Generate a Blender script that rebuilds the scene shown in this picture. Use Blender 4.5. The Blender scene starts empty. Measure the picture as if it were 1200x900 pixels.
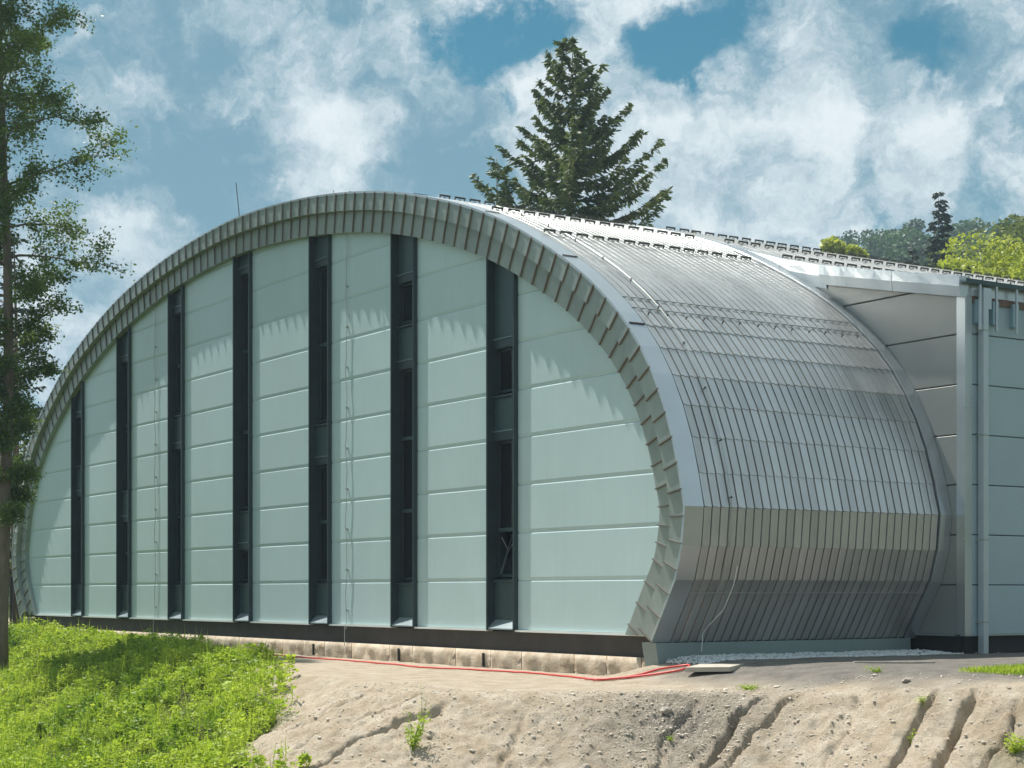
import bpy, math, random
import numpy as np
from mathutils import Vector, Matrix

# ------------------------------------------------------------------ camera, sky, sun, exposure
S = bpy.context.scene
COL = S.collection
cam_d = bpy.data.cameras.new('camera'); cam = bpy.data.objects.new('camera', cam_d); COL.objects.link(cam)
cam.location = (0, 0, 1.6); cam.rotation_euler = (math.radians(90), 0, math.radians(56.8))
cam_d.sensor_width = 36; cam_d.lens = 2027 / 1200 * 36; cam_d.shift_y = 245 / 1200
cam_d.clip_start = .1; cam_d.clip_end = 3000
S.camera = cam
S.render.resolution_x, S.render.resolution_y = 1024, 768

SUN = Vector((-4.6, -1.0, 8.3)).normalized()
sun_el = math.asin(SUN.z); sun_rot = math.atan2(SUN.x, SUN.y)
sd = bpy.data.lights.new('sun', 'SUN'); so = bpy.data.objects.new('sun', sd); COL.objects.link(so)
sd.energy = 5.0; sd.angle = math.radians(.53); sd.color = (1, .955, .88)
so.rotation_euler = SUN.to_track_quat('Z', 'Y').to_euler(); so.location = (-30, -10, 60)

S.view_settings.view_transform = 'Standard'; S.view_settings.look = 'None'
S.view_settings.exposure = .56; S.view_settings.gamma = 1

world = bpy.data.worlds.new('World'); S.world = world; world.use_nodes = True


def build_world():
    nt = world.node_tree; N = nt.nodes; L = nt.links
    for n in list(N): N.remove(n)

    def mth(op, a, b=None, c=None, clamp=False):
        n = N.new('ShaderNodeMath'); n.operation = op; n.use_clamp = clamp
        for i, v in enumerate((a, b, c)):
            if v is None: continue
            if isinstance(v, (int, float)): n.inputs[i].default_value = v
            else: L.new(v, n.inputs[i])
        return n.outputs[0]

    def vmth(op, a, b):
        n = N.new('ShaderNodeVectorMath'); n.operation = op
        for i, v in enumerate((a, b)):
            if isinstance(v, (tuple, Vector)): n.inputs[i].default_value = v
            else: L.new(v, n.inputs[i])
        return n.outputs['Value'] if op == 'DISTANCE' else n.outputs['Vector']

    def noise(vec, scale, detail, rough=.55, dist=0.):
        n = N.new('ShaderNodeTexNoise'); n.inputs['Scale'].default_value = scale
        n.inputs['Detail'].default_value = detail; n.inputs['Roughness'].default_value = rough
        n.inputs['Distortion'].default_value = dist
        L.new(vec, n.inputs['Vector']); return n

    def ramp(v, a, b, lo=0., hi=1.):
        n = N.new('ShaderNodeMapRange'); n.interpolation_type = 'SMOOTHSTEP'
        L.new(v, n.inputs[0])
        for i, q in enumerate((a, b, lo, hi)): n.inputs[1 + i].default_value = q
        return n.outputs[0]

    sky = N.new('ShaderNodeTexSky'); sky.sky_type = 'NISHITA'; sky.sun_disc = False
    sky.sun_elevation = sun_el; sky.sun_rotation = sun_rot
    sky.air_density = 1.3; sky.dust_density = .8; sky.ozone_density = 2.0
    tc = N.new('ShaderNodeTexCoord')
    d = tc.outputs['Generated']
    warp = noise(d, 14, 7, .62)
    wv = vmth('SUBTRACT', warp.outputs['Color'], (.5, .5, .5))
    wv = vmth('MULTIPLY', wv, (.10, .10, .10))
    dw = vmth('ADD', d, wv)
    st = vmth('MULTIPLY', dw, (1, 1, 1.5))
    big = noise(st, 5.5, 10, .6, .0).outputs['Fac']
    fine = noise(st, 21, 9, .62, .0).outputs['Fac']

    def blobs(items):
        acc = None
        for az, el, rad, amp in items:
            a, e = math.radians(az), math.radians(el)
            c = (math.sin(a) * math.cos(e), math.cos(a) * math.cos(e), math.sin(e))
            dist = vmth('DISTANCE', dw, c)
            b = ramp(dist, math.radians(rad), math.radians(rad * .15), 0, amp)
            acc = b if acc is None else mth('ADD', acc, b)
        return acc
    # clear patches between the clouds, and the thicker and thinner parts of the deck
    holes = blobs([(-57.6, 17.3, 2.3, .5), (-55.6, 17.9, 1.7, .4), (-51.9, 17.9, 2.4, .55), (-49.4, 18.2, 2.7, .55), (-50.6, 16.4, 1.4, .4),
                   (-43.6, 17.4, 2.2, .5), (-56.6, 15.7, .9, .45), (-45.4, 13.6, 1.6, .3), (-41.2, 12.6, 2.2, .42),
                   (-44.5, 10.8, 2.0, .3), (-38.5, 15, 3, .3), (-50, 22, 4, .4), (-60, 24, 4, .35)])
    thick = blobs([(-68.2, 17.8, 4.2, .6), (-66.4, 13.3, 3.0, .5), (-60.0, 14.2, 2.8, .5), (-57.2, 13.2, 2.0, .3),
                   (-65.6, 11.5, 2.5, .35), (-72.5, 15, 3, .5), (-58.8, 18.6, 1.6, .25), (-49.5, 12.2, 1.8, .3), (-45.6, 13.0, 1.5, .2)])
    bright = blobs([(-68.6, 15.6, 1.8, .35), (-65.0, 17.2, 2.6, .35), (-63.0, 15.6, 1.5, .4), (-54.5, 15.4, 2.6, .25), (-46.8, 15.6, 3.2, .3),
                    (-42.8, 15.0, 2.0, .25), (-69.5, 11.0, 2.5, .3), (-42.2, 18.3, 1.4, .3), (-50.5, 14.2, 2.4, .25)])
    base = mth('ADD', ramp(big, .30, .62), mth('MULTIPLY', mth('SUBTRACT', fine, .5), 2.0))
    cover = mth('ADD', base, .42)
    cover = mth('SUBTRACT', cover, mth('MULTIPLY', holes, 3.9))
    cover = ramp(cover, -.75, .85)
    lum = mth('ADD', mth('MULTIPLY', mth('SUBTRACT', noise(st, 8.5, 10, .6, .0).outputs['Fac'], .5), 3.2), .46)
    lum = mth('ADD', lum, mth('MULTIPLY', mth('SUBTRACT', fine, .5), 2.0))
    lum = mth('SUBTRACT', lum, thick); lum = mth('ADD', lum, bright)
    lum = ramp(lum, -.15, 1.15)
    mix = N.new('ShaderNodeMix'); mix.data_type = 'RGBA'
    L.new(lum, mix.inputs['Factor'])
    mix.inputs['A'].default_value = (.10, .215, .285, 1); mix.inputs['B'].default_value = (.56, .61, .63, 1)
    bg1 = N.new('ShaderNodeBackground'); bg1.inputs['Strength'].default_value = .04
    tint = N.new('ShaderNodeMix'); tint.data_type = 'RGBA'; tint.blend_type = 'MULTIPLY'; tint.inputs['Factor'].default_value = 1
    L.new(sky.outputs[0], tint.inputs['A']); tint.inputs['B'].default_value = (.15, .85, .95, 1)
    L.new(tint.outputs['Result'], bg1.inputs['Color'])
    bg2 = N.new('ShaderNodeBackground'); bg2.inputs['Strength'].default_value = 1.0
    L.new(mix.outputs['Result'], bg2.inputs['Color'])
    ms = N.new('ShaderNodeMixShader'); L.new(cover, ms.inputs[0]); L.new(bg1.outputs[0], ms.inputs[1]); L.new(bg2.outputs[0], ms.inputs[2])
    out = N.new('ShaderNodeOutputWorld'); L.new(ms.outputs[0], out.inputs['Surface'])


build_world()
rng = np.random.default_rng(7); random.seed(7)

# ------------------------------------------------------------------ materials


def mat(name, col, rough=.5, metal=0., var=.12, scale=3., bump=0., bscale=30., objvar=0., spec=.5, detail=5, col2=None,
        stretch=(1, 1, 1), trans=0., coat=0., streak=0.):
    m = bpy.data.materials.new(name); m.use_nodes = True
    nt = m.node_tree; N = nt.nodes; L = nt.links; b = N['Principled BSDF']
    b.inputs['Roughness'].default_value = rough; b.inputs['Metallic'].default_value = metal
    b.inputs['Specular IOR Level'].default_value = spec
    if coat: b.inputs['Coat Weight'].default_value = coat; b.inputs['Coat Roughness'].default_value = .1
    g = N.new('ShaderNodeNewGeometry')
    mp = N.new('ShaderNodeMapping'); mp.inputs['Scale'].default_value = stretch; L.new(g.outputs['Position'], mp.inputs['Vector'])
    n = N.new('ShaderNodeTexNoise'); n.inputs['Scale'].default_value = scale; n.inputs['Detail'].default_value = detail
    n.inputs['Roughness'].default_value = .62
    L.new(mp.outputs[0], n.inputs['Vector'])
    mr = N.new('ShaderNodeMapRange'); mr.inputs[1].default_value = .3; mr.inputs[2].default_value = .7
    L.new(n.outputs['Fac'], mr.inputs[0])
    mx = N.new('ShaderNodeMix'); mx.data_type = 'RGBA'
    c2 = col2 or tuple(c * (1 + var) for c in col); c1 = col if col2 else tuple(c * (1 - var) for c in col)
    mx.inputs['A'].default_value = (*c1, 1); mx.inputs['B'].default_value = (*c2, 1)
    L.new(mr.outputs[0], mx.inputs['Factor'])
    c = mx.outputs['Result']
    if objvar:
        oi = N.new('ShaderNodeObjectInfo'); hs = N.new('ShaderNodeHueSaturation')
        r2 = N.new('ShaderNodeMapRange'); r2.inputs[3].default_value = 1 - objvar; r2.inputs[4].default_value = 1 + objvar
        L.new(oi.outputs['Random'], r2.inputs[0]); L.new(r2.outputs[0], hs.inputs['Value']); L.new(c, hs.inputs['Color']); c = hs.outputs[0]
    if streak:
        mp2 = N.new('ShaderNodeMapping'); mp2.inputs['Scale'].default_value = (9, 9, .35); L.new(g.outputs['Position'], mp2.inputs['Vector'])
        n3 = N.new('ShaderNodeTexNoise'); n3.inputs['Scale'].default_value = 1; n3.inputs['Detail'].default_value = 4; L.new(mp2.outputs[0], n3.inputs['Vector'])
        r3 = N.new('ShaderNodeMapRange'); r3.inputs[1].default_value = .4; r3.inputs[2].default_value = .75
        r3.inputs[3].default_value = 1; r3.inputs[4].default_value = 1 - streak
        L.new(n3.outputs['Fac'], r3.inputs[0])
        h3 = N.new('ShaderNodeHueSaturation'); L.new(r3.outputs[0], h3.inputs['Value']); L.new(c, h3.inputs['Color']); c = h3.outputs[0]
    L.new(c, b.inputs['Base Color'])
    rr = N.new('ShaderNodeMapRange'); rr.inputs[3].default_value = max(0, rough - .08); rr.inputs[4].default_value = min(1, rough + .08)
    L.new(n.outputs['Fac'], rr.inputs[0]); L.new(rr.outputs[0], b.inputs['Roughness'])
    if bump:
        n2 = N.new('ShaderNodeTexNoise'); n2.inputs['Scale'].default_value = bscale; n2.inputs['Detail'].default_value = 4
        L.new(mp.outputs[0], n2.inputs['Vector'])
        bp = N.new('ShaderNodeBump'); bp.inputs['Strength'].default_value = bump; bp.inputs['Distance'].default_value = .02
        L.new(n2.outputs['Fac'], bp.inputs['Height']); L.new(bp.outputs[0], b.inputs['Normal'])
    if trans:
        tr = N.new('ShaderNodeBsdfTranslucent'); L.new(c, tr.inputs['Color'])
        ms = N.new('ShaderNodeMixShader'); ms.inputs[0].default_value = trans
        L.new(b.outputs[0], ms.inputs[1]); L.new(tr.outputs[0], ms.inputs[2])
        L.new(ms.outputs[0], N['Material Output'].inputs['Surface'])
    return m


M = {}
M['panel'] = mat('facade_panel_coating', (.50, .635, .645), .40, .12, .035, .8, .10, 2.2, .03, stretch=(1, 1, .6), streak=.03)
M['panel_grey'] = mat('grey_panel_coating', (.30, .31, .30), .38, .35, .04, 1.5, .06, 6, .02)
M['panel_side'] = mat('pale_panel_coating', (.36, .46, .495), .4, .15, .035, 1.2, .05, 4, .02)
M['metal'] = mat('standing_seam_metal', (.53, .535, .525), .38, .80, .06, 1.3, .05, 5, .09, stretch=(1, 1, 1))
M['flash'] = mat('flashing_metal', (.55, .585, .60), .30, .8, .05, 1.0, .10, 2.5, .05)
M['rim'] = mat('rim_sheet_metal', (.315, .36, .335), .46, .4, .10, 2.2, .14, 4, .08, streak=.06)
M['seam'] = mat('shaded_seam_patina', (.29, .262, .235), .34, .8, .12, 3)  # brown patina tone, with the shade on the seam sides put into its colour
M['kerb'] = mat('teal_grey_kerb', (.22, .28, .28), .5, .3, .06, 2)
M['dark'] = mat('anthracite_window_metal', (.035, .055, .062), .4, .3, .12, 2, .04, 8, .05)
M['spandrel'] = mat('anthracite_spandrel', (.05, .085, .088), .38, .3, .10, 2, .05, 5, .08)
M['ledge'] = mat('grey_ledge_metal', (.16, .23, .24), .35, .5, .08, 3)
M['sill'] = mat('pale_sill_metal', (.30, .36, .38), .4, .5, .05, 3)
M['white'] = mat('white_drip_trim', (.74, .76, .73), .45, .1, .04, 2)
M['glass'] = mat('dark_glass', (.008, .010, .009), .03, 0, .0, 1, spec=1.0)
M['glass'].node_tree.nodes['Principled BSDF'].inputs['Roughness'].default_value = .03
M['plinth'] = mat('dark_plinth_render', (.060, .052, .046), .85, 0, .25, 1.6, .25, 60)
M['black'] = mat('black_plinth', (.014, .014, .015), .7, 0, .2, 3)
M['stone'] = mat('rough_base_stone', (.34, .26, .17), .9, 0, .2, 3.5, .6, 25, .10, col2=(.62, .53, .42))
M['shell'] = mat('roof_underlay', (.10, .105, .105), .6, .3, .1, 2)
M['roofs'] = mat('roof_sheet_metal', (.48, .485, .475), .46, .5, .05, 1.3, .05, 6)
M['guard'] = mat('snow_guard_metal', (.10, .095, .085), .6, .3, .15, 8)
M['pipe'] = mat('downpipe_metal', (.50, .56, .60), .35, .5, .05, 3)
M['pipe2'] = mat('bracket_metal', (.30, .44, .50), .4, .4, .05, 3)
M['soffit'] = mat('brown_soffit', (.16, .11, .075), .7, 0, .15, 4)
M['wire'] = mat('conductor_wire', (.42, .45, .43), .5, .6, .1, 8)
M['blackgap'] = mat('black_gap', (.012, .012, .012), .8, 0, .1, 2)
M['hose'] = mat('red_hose_rubber', (.62, .06, .05), .45, 0, .1, 5)
M['slab'] = mat('concrete_slab', (.42, .38, .32), .9, 0, .15, 6, .4, 40)
M['rock'] = mat('bank_stone', (.26, .225, .185), .95, 0, .2, 9, .4, 40, .25, col2=(.50, .45, .38))
M['pebble'] = mat('bank_pebble', (.38, .32, .25), .95, 0, .2, 9, 0, 40, 0, col2=(.70, .63, .53))
M['gravel'] = mat('white_gravel', (.58, .60, .60), .9, 0, .25, 25)
M['bark'] = mat('tree_bark', (.17, .13, .095), .95, 0, .35, 5, .6, 22, stretch=(1, 1, .3))
M['barkfir'] = mat('fir_bark', (.16, .115, .078), .95, 0, .3, 4, .5, 20, stretch=(1, 1, .3))
M['leaf'] = mat('alder_leaf', (.05, .105, .02), .5, 0, 0, .8, col2=(.16, .24, .035), trans=.42)
M['leafb'] = mat('bright_maple_leaf', (.28, .36, .035), .5, 0, 0, .5, col2=(.48, .52, .08), trans=.45)
M['needle'] = mat('fir_needles', (.045, .085, .022), .6, 0, 0, .9, col2=(.13, .17, .035), trans=.3)
M['needled'] = mat('dark_spruce_needles', (.012, .030, .020), .65, 0, 0, .9, col2=(.032, .058, .028), trans=.15)
M['leafh'] = mat('hill_leaf', (.035, .085, .035), .6, 0, 0, .22, objvar=.35, col2=(.085, .155, .05), trans=.35)
M['leafm'] = mat('mid_leaf', (.10, .15, .03), .6, 0, 0, .3, objvar=.25, col2=(.20, .25, .05), trans=.35)
M['weed'] = mat('weed_leaf', (.27, .41, .025), .55, 0, 0, 1.2, col2=(.54, .64, .07), trans=.5, detail=6)
M['weedd'] = mat('dark_weed_leaf', (.14, .26, .016), .55, 0, 0, 1.5, col2=(.34, .46, .035), trans=.5)
M['fence'] = mat('fence_metal', (.02, .028, .024), .6, .3, .1, 3)
M['hill'] = mat('hill_soil', (.03, .055, .02), .95, 0, .3, .05)

# ------------------------------------------------------------------ mesh helpers


def link(o, parent=None):
    COL.objects.link(o)
    if parent is not None: o.parent = parent
    return o


def raw(name, V, F, m, parent=None, smooth=False):
    me = bpy.data.meshes.new(name); me.from_pydata([tuple(map(float, v)) for v in V], [], [tuple(f) for f in F]); me.update()
    me.materials.append(m)
    if smooth: me.polygons.foreach_set('use_smooth', [True] * len(me.polygons))
    return link(bpy.data.objects.new(name, me), parent)


def quads(name, V, m, parent=None, n=4):
    """V: (K,n,3) array of separate n-gons"""
    V = np.asarray(V, dtype=np.float32); K = len(V)
    me = bpy.data.meshes.new(name)
    me.vertices.add(K * n); me.vertices.foreach_set('co', V.reshape(-1))
    me.loops.add(K * n); me.loops.foreach_set('vertex_index', np.arange(K * n, dtype=np.int32))
    me.polygons.add(K); me.polygons.foreach_set('loop_start', np.arange(0, K * n, n, dtype=np.int32))
    me.update(calc_edges=True); me.materials.append(m)
    return link(bpy.data.objects.new(name, me), parent)


def tag(o, label=None, cat=None, group=None, kind=None):
    if label: o['label'] = label
    if cat: o['category'] = cat
    if group: o['group'] = group
    if kind: o['kind'] = kind
    return o


def empty(name, loc=(0, 0, 0)):
    e = bpy.data.objects.new(name, None); e.location = loc; e.empty_display_size = .2
    return link(e)


class MB:
    def __init__(s): s.V = []; s.F = []

    def box(s, x0, x1, y0, y1, z0, z1):
        n = len(s.V)
        s.V += [(x0, y0, z0), (x1, y0, z0), (x1, y1, z0), (x0, y1, z0), (x0, y0, z1), (x1, y0, z1), (x1, y1, z1), (x0, y1, z1)]
        s.F += [tuple(n + i for i in f) for f in ((3, 2, 1, 0), (4, 5, 6, 7), (0, 1, 5, 4), (1, 2, 6, 5), (2, 3, 7, 6), (3, 0, 4, 7))]
        return s

    def hexa(s, P):
        n = len(s.V); s.V += [tuple(p) for p in P]
        s.F += [tuple(n + i for i in f) for f in ((3, 2, 1, 0), (4, 5, 6, 7), (0, 1, 5, 4), (1, 2, 6, 5), (2, 3, 7, 6), (3, 0, 4, 7))]
        return s

    def prism_xz(s, poly, y0, y1, chamfer=0.):
        """poly in x,z counter-clockwise as seen from -Y; front at y0"""
        n = len(s.V); k = len(poly)
        if chamfer:
            P = np.array(poly); c = P.mean(0)
            q = []
            for i in range(k):
                a, b, d = P[i - 1], P[i], P[(i + 1) % k]
                e1 = (b - a) / (np.linalg.norm(b - a) + 1e-9); e2 = (d - b) / (np.linalg.norm(d - b) + 1e-9)
                n1 = np.array([-e1[1], e1[0]]); n2 = np.array([-e2[1], e2[0]])
                w = n1 + n2; w = w / max(.3, np.dot(w, n1)) if np.linalg.norm(w) > 1e-6 else n1
                q.append(b + w * chamfer)
            s.V += [(p[0], y0, p[1]) for p in q] + [(p[0], y0 + chamfer, p[1]) for p in poly] + [(p[0], y1, p[1]) for p in poly]
            s.F.append(tuple(n + i for i in range(k)))
            for i in range(k):
                j = (i + 1) % k
                s.F.append((n + i, n + k + i, n + k + j, n + j)); s.F.append((n + k + i, n + 2 * k + i, n + 2 * k + j, n + k + j))
            s.F.append(tuple(n + 2 * k + i for i in reversed(range(k))))
        else:
            s.V += [(p[0], y0, p[1]) for p in poly] + [(p[0], y1, p[1]) for p in poly]
            s.F.append(tuple(n + i for i in range(k)))
            for i in range(k):
                j = (i + 1) % k; s.F.append((n + i, n + k + i, n + k + j, n + j))
            s.F.append(tuple(n + k + i for i in reversed(range(k))))
        return s

    def tube(s, P, R, sides=6):
        P = [Vector(p) for p in P]
        if isinstance(R, (int, float)): R = [R] * len(P)
        n0 = len(s.V); ref = Vector((.31, .22, .92))
        for i, p in enumerate(P):
            t = (P[min(i + 1, len(P) - 1)] - P[max(i - 1, 0)])
            t = t.normalized() if t.length > 1e-7 else Vector((0, 0, 1))
            u = t.cross(ref)
            if u.length < 1e-3: u = t.cross(Vector((1, 0, 0)))
            u.normalize(); v = t.cross(u)
            for k in range(sides):
                a = 2 * math.pi * k / sides
                s.V.append(tuple(p + (u * math.cos(a) + v * math.sin(a)) * R[i]))
        for i in range(len(P) - 1):
            for k in range(sides):
                a = n0 + i * sides + k; b = n0 + i * sides + (k + 1) % sides
                s.F.append((a, a + sides, b + sides, b))
        s.F.append(tuple(n0 + k for k in range(sides)))
        e = n0 + (len(P) - 1) * sides; s.F.append(tuple(e + k for k in reversed(range(sides))))
        return s

    def build(s, name, m, parent=None, smooth=False): return raw(name, s.V, s.F, m, parent, smooth)


def hashn(ix, iy, seed):
    h = (ix.astype(np.int64) * 374761393 + iy.astype(np.int64) * 668265263 + seed * 1442695041) & 0x7fffffff
    h = ((h ^ (h >> 13)) * 1274126177) & 0x7fffffff
    return ((h ^ (h >> 16)) & 0xffff) / 65535.0


def vnoise(x, y, seed=0):
    ix = np.floor(x); iy = np.floor(y); fx = x - ix; fy = y - iy
    fx = fx * fx * (3 - 2 * fx); fy = fy * fy * (3 - 2 * fy)
    a = hashn(ix, iy, seed); b = hashn(ix + 1, iy, seed); c = hashn(ix, iy + 1, seed); d = hashn(ix + 1, iy + 1, seed)
    return (a * (1 - fx) + b * fx) * (1 - fy) + (c * (1 - fx) + d * fx) * fy


def fbm(x, y, oct=4, seed=0):
    t = 0; a = .5
    for o in range(oct):
        t = t + a * (vnoise(x * 2 ** o, y * 2 ** o, seed + o * 17) - .5); a *= .5
    return t


# ------------------------------------------------------------------ ground
EDGE = np.array([(30, 26), (-10, 21), (-16.7, 19.8), (-19.6, 19.1), (-21.6, 17.6), (-22.3, 15.6), (-24, 13.9), (-29, 14.9), (-35, 16.5),
                 (-45, 17.6), (-60, 18.4), (-90, 19.5), (-300, 24)], float)


def sstep(a, b, x):
    t = np.clip((x - a) / (b - a), 0, 1); return t * t * (3 - 2 * t)


def edge_dist(X, Y):
    best = np.full(X.shape, 1e9)
    for a, b in zip(EDGE[:-1], EDGE[1:]):
        d = b - a; t = np.clip(((X - a[0]) * d[0] + (Y - a[1]) * d[1]) / (d @ d), 0, 1)
        best = np.minimum(best, np.hypot(X - a[0] - t * d[0], Y - a[1] - t * d[1]))
    return np.where(Y < np.interp(X, EDGE[::-1, 0], EDGE[::-1, 1]), best, -best)


GULLIES = [((-23.2, 14.0), (-23.5, 11.7), .15, .10), ((-23.9, 14.2), (-24.6, 12.0), .06, .07), ((-20.75, 18.4), (-19.7, 16.2), .17, .10),
           ((-20.3, 18.6), (-19.8, 17.3), .14, .08), ((-18.1, 19.4), (-17.3, 17.5), .15, .08), ((-17.4, 19.6), (-16.7, 17.6), .22, .11),
           ((-16.6, 19.5), (-16.1, 17.9), .10, .06), ((-25.5, 14.5), (-26.1, 12.2), .06, .09), ((-27.0, 14.9), (-27.6, 12.5), .05, .08),
           ((-22.3, 14.9), (-21.0, 13.4), .05, .08), ((-21.3, 17.4), (-20.3, 15.8), .07, .09), ((-19.2, 18.9), (-18.2, 17.2), .05, .07),
           ((-28.5, 15.0), (-29.0, 13.0), .06, .10)]


def terrain(X, Y, detail=True):
    d = edge_dist(X, Y)
    wob = (fbm(X * .5, Y * .5, 3, 5) * .9 + fbm(X * 2.2, Y * 2.2, 3, 9) * .25) if detail else 0
    dd = np.maximum(d + wob, 0); dd = np.sqrt(dd * dd + .09) - .3
    slope = .58 - .16 * sstep(-28, -36, X)
    p = .38 * sstep(-26.9, -25.2, X) * sstep(18.2, 20.6, Y) + .12 * sstep(-38, -58, X)
    h = p - 4.2 * np.tanh(slope * dd / 4.2)
    if detail:
        near = sstep(-.6, .5, d) * sstep(8, 4, d)
        h = h + near * (fbm(X * 1.2, Y * 1.2, 4, 21) * .16 + fbm(X * 5, Y * 5, 4, 31) * .12 + np.maximum(fbm(X * 9, Y * 9, 3, 41) - .02, 0) * .16 + fbm(X * 20, Y * 20, 2, 43) * .045)
        h = h + (1 - near) * fbm(X * 1.5, Y * 1.5, 4, 51) * .035
        rg = fbm(X * 3.1 + Y * .8, Y * .35, 3, 61)
        h = h - near * np.maximum(rg - .08, 0) * .30 * sstep(.1, .8, d)
        for a, b, dep, w in GULLIES:
            a = np.array(a); b = np.array(b); v = b - a; ln = np.hypot(*v); v = v / ln; n = np.array([-v[1], v[0]])
            al = (X - a[0]) * v[0] + (Y - a[1]) * v[1]
            ac = (X - a[0]) * n[0] + (Y - a[1]) * n[1] + fbm(al * 1.6 + a[0] * 7, al * 0 + a[1], 4, 71) * .42 + fbm(X * 6, Y * 6, 3, 73) * .10
            sel = sstep(-.15, .35, al) * sstep(ln + 1.5, ln, al)
            ww = w * (1 + .8 * fbm(al * 3 + 5, al * 0 + a[0], 2, 77))
            h = h - dep * sel * np.exp(-(np.abs(ac) / (ww * .68)) ** 4) * 1.5
    return h


def tz(x, y): return float(terrain(np.array([float(x)]), np.array([float(y)]))[0])


def axis(lo, hi, fine, grow, a, b):
    c = list(np.arange(lo, hi, fine))
    st = fine; x = hi
    while x < b: c.append(x); st *= grow; x += st
    c.append(b)
    st = fine; x = lo; pre = []
    while x > a: st *= grow; x -= st; pre.append(max(x, a))
    return np.array(pre[::-1] + c)


def make_ground():
    xs = axis(-27, -14.5, .034, 1.035, -1000, 1000)
    ys = axis(11.8, 20.2, .034, 1.05, -1000, 1000)
    X, Y = np.meshgrid(xs, ys, indexing='xy')
    H = terrain(X, Y)
    nx, ny = len(xs), len(ys)
    V = np.stack([X, Y, H], -1).reshape(-1, 3)
    i = np.arange(nx - 1); j = np.arange(ny - 1)
    I, J = np.meshgrid(i, j); a = (J * nx + I).ravel()
    F = np.stack([a, a + 1, a + nx + 1, a + nx], -1).astype(np.int32)
    me = bpy.data.meshes.new('ground')
    me.vertices.add(len(V)); me.vertices.foreach_set('co', V.astype(np.float32).ravel())
    me.loops.add(F.size); me.loops.foreach_set('vertex_index', F.ravel())
    me.polygons.add(len(F)); me.polygons.foreach_set('loop_start', np.arange(0, F.size, 4, dtype=np.int32))
    me.update(calc_edges=True)
    me.polygons.foreach_set('use_smooth', np.ones(len(F), bool))
    d = edge_dist(X, Y)
    nz = fbm(X * .8, Y * .8, 4, 3)
    # what the surface is made of: crushed asphalt gravel round the corner, turf, dry sandy fill elsewhere
    grav = sstep(-25.2, -24.0, X + nz * 1.2) * sstep(.35, -.5, d + nz * 1.6) * sstep(18.3, 19.6, Y + nz)
    gl = 17 - .4636 * (X + 36.7)
    green = sstep(.25, -.35, Y - gl + nz * 2.5) * (d > -3.0)
    green = np.maximum(green, sstep(25, 40, np.hypot(X + 44, (Y - 40) * .8) - 25))
    green = np.maximum(green, sstep(-16.5, -14.5, X + nz * 3) * (Y > 12) * .6)
    stony = np.exp(-(((X + 20.9) / 1.1) ** 2 + ((Y - 16.8) / 1.6) ** 2)) * 1.0
    for nm, A in (('gravel', grav), ('green', green), ('stony', stony)):
        at = me.attributes.new(nm, 'FLOAT', 'POINT'); at.data.foreach_set('value', A.astype(np.float32).ravel())
    m = bpy.data.materials.new('bank_earth'); m.use_nodes = True
    nt = m.node_tree; N = nt.nodes; L = nt.links; b = N['Principled BSDF']; b.inputs['Roughness'].default_value = .97
    b.inputs['Specular IOR Level'].default_value = .15
    g = N.new('ShaderNodeNewGeometry')

    def noise(sc, det=6, r=.65):
        n = N.new('ShaderNodeTexNoise'); n.inputs['Scale'].default_value = sc; n.inputs['Detail'].default_value = det; n.inputs['Roughness'].default_value = r
        L.new(g.outputs['Position'], n.inputs['Vector']); return n.outputs['Fac']

    def mr(v, a, c, lo=0, hi=1):
        n = N.new('ShaderNodeMapRange'); L.new(v, n.inputs[0])
        for k, q in enumerate((a, c, lo, hi)): n.inputs[1 + k].default_value = q
        return n.outputs[0]

    def mix(f, A, B):
        n = N.new('ShaderNodeMix'); n.data_type = 'RGBA'; L.new(f, n.inputs['Factor'])
        for nm, q in (('A', A), ('B', B)):
            if isinstance(q, tuple): n.inputs[nm].default_value = (*q, 1)
            else: L.new(q, n.inputs[nm])
        return n.outputs['Result']

    def att(nm):
        n = N.new('ShaderNodeAttribute'); n.attribute_name = nm; return n.outputs['Fac']
    soil = mix(mr(noise(2.2), .35, .68), (.50, .40, .285), (.70, .61, .49))
    soil = mix(mr(noise(38, 4), .55, .72), soil, (.34, .26, .185))
    soil = mix(mr(noise(90, 3), .60, .72), soil, (.66, .60, .50))
    stone = mix(mr(noise(26, 4), .4, .62), (.17, .15, .125), (.46, .41, .34))
    c = mix(att('stony'), soil, stone)
    asph = mix(mr(noise(3.0), .35, .65), (.17, .155, .14), (.30, .27, .235))
    asph = mix(mr(noise(70, 3), .5, .7), asph, (.36, .34, .31))
    c = mix(att('gravel'), c, asph)
    turf = mix(mr(noise(3), .35, .65), (.05, .065, .015), (.11, .13, .03))
    c = mix(att('green'), c, turf)
    L.new(c, b.inputs['Base Color'])
    bp = N.new('ShaderNodeBump'); bp.inputs['Strength'].default_value = 1.0; bp.inputs['Distance'].default_value = .045
    ad = N.new('ShaderNodeMath'); ad.operation = 'ADD'; L.new(noise(22, 5), ad.inputs[0]); L.new(noise(75, 3), ad.inputs[1])
    L.new(ad.outputs[0], bp.inputs['Height']); L.new(bp.outputs[0], b.inputs['Normal'])
    me.materials.append(m)
    o = link(bpy.data.objects.new('ground', me)); tag(o, kind='structure'); return o


make_ground()

# ------------------------------------------------------------------ arch profile (x offset from the centre line, height)
CX = -44.2
HALF = [(0, 11.90), (3, 11.77), (5.6, 11.51), (8.26, 11.08), (10.2, 10.62), (12.4, 9.95), (14.09, 9.27), (16.04, 8.24), (17.01, 7.62),
        (18.14, 6.68), (18.79, 5.87), (19.28, 5.00), (19.64, 4.0), (19.82, 3.17), (19.74, 2.46), (19.55, 1.85), (18.84, .70)]
LEVELS = [6.68, 6.20, 5.65, 5.07, 4.46, 3.79, 3.17, 2.46, 1.85, .70]


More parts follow.
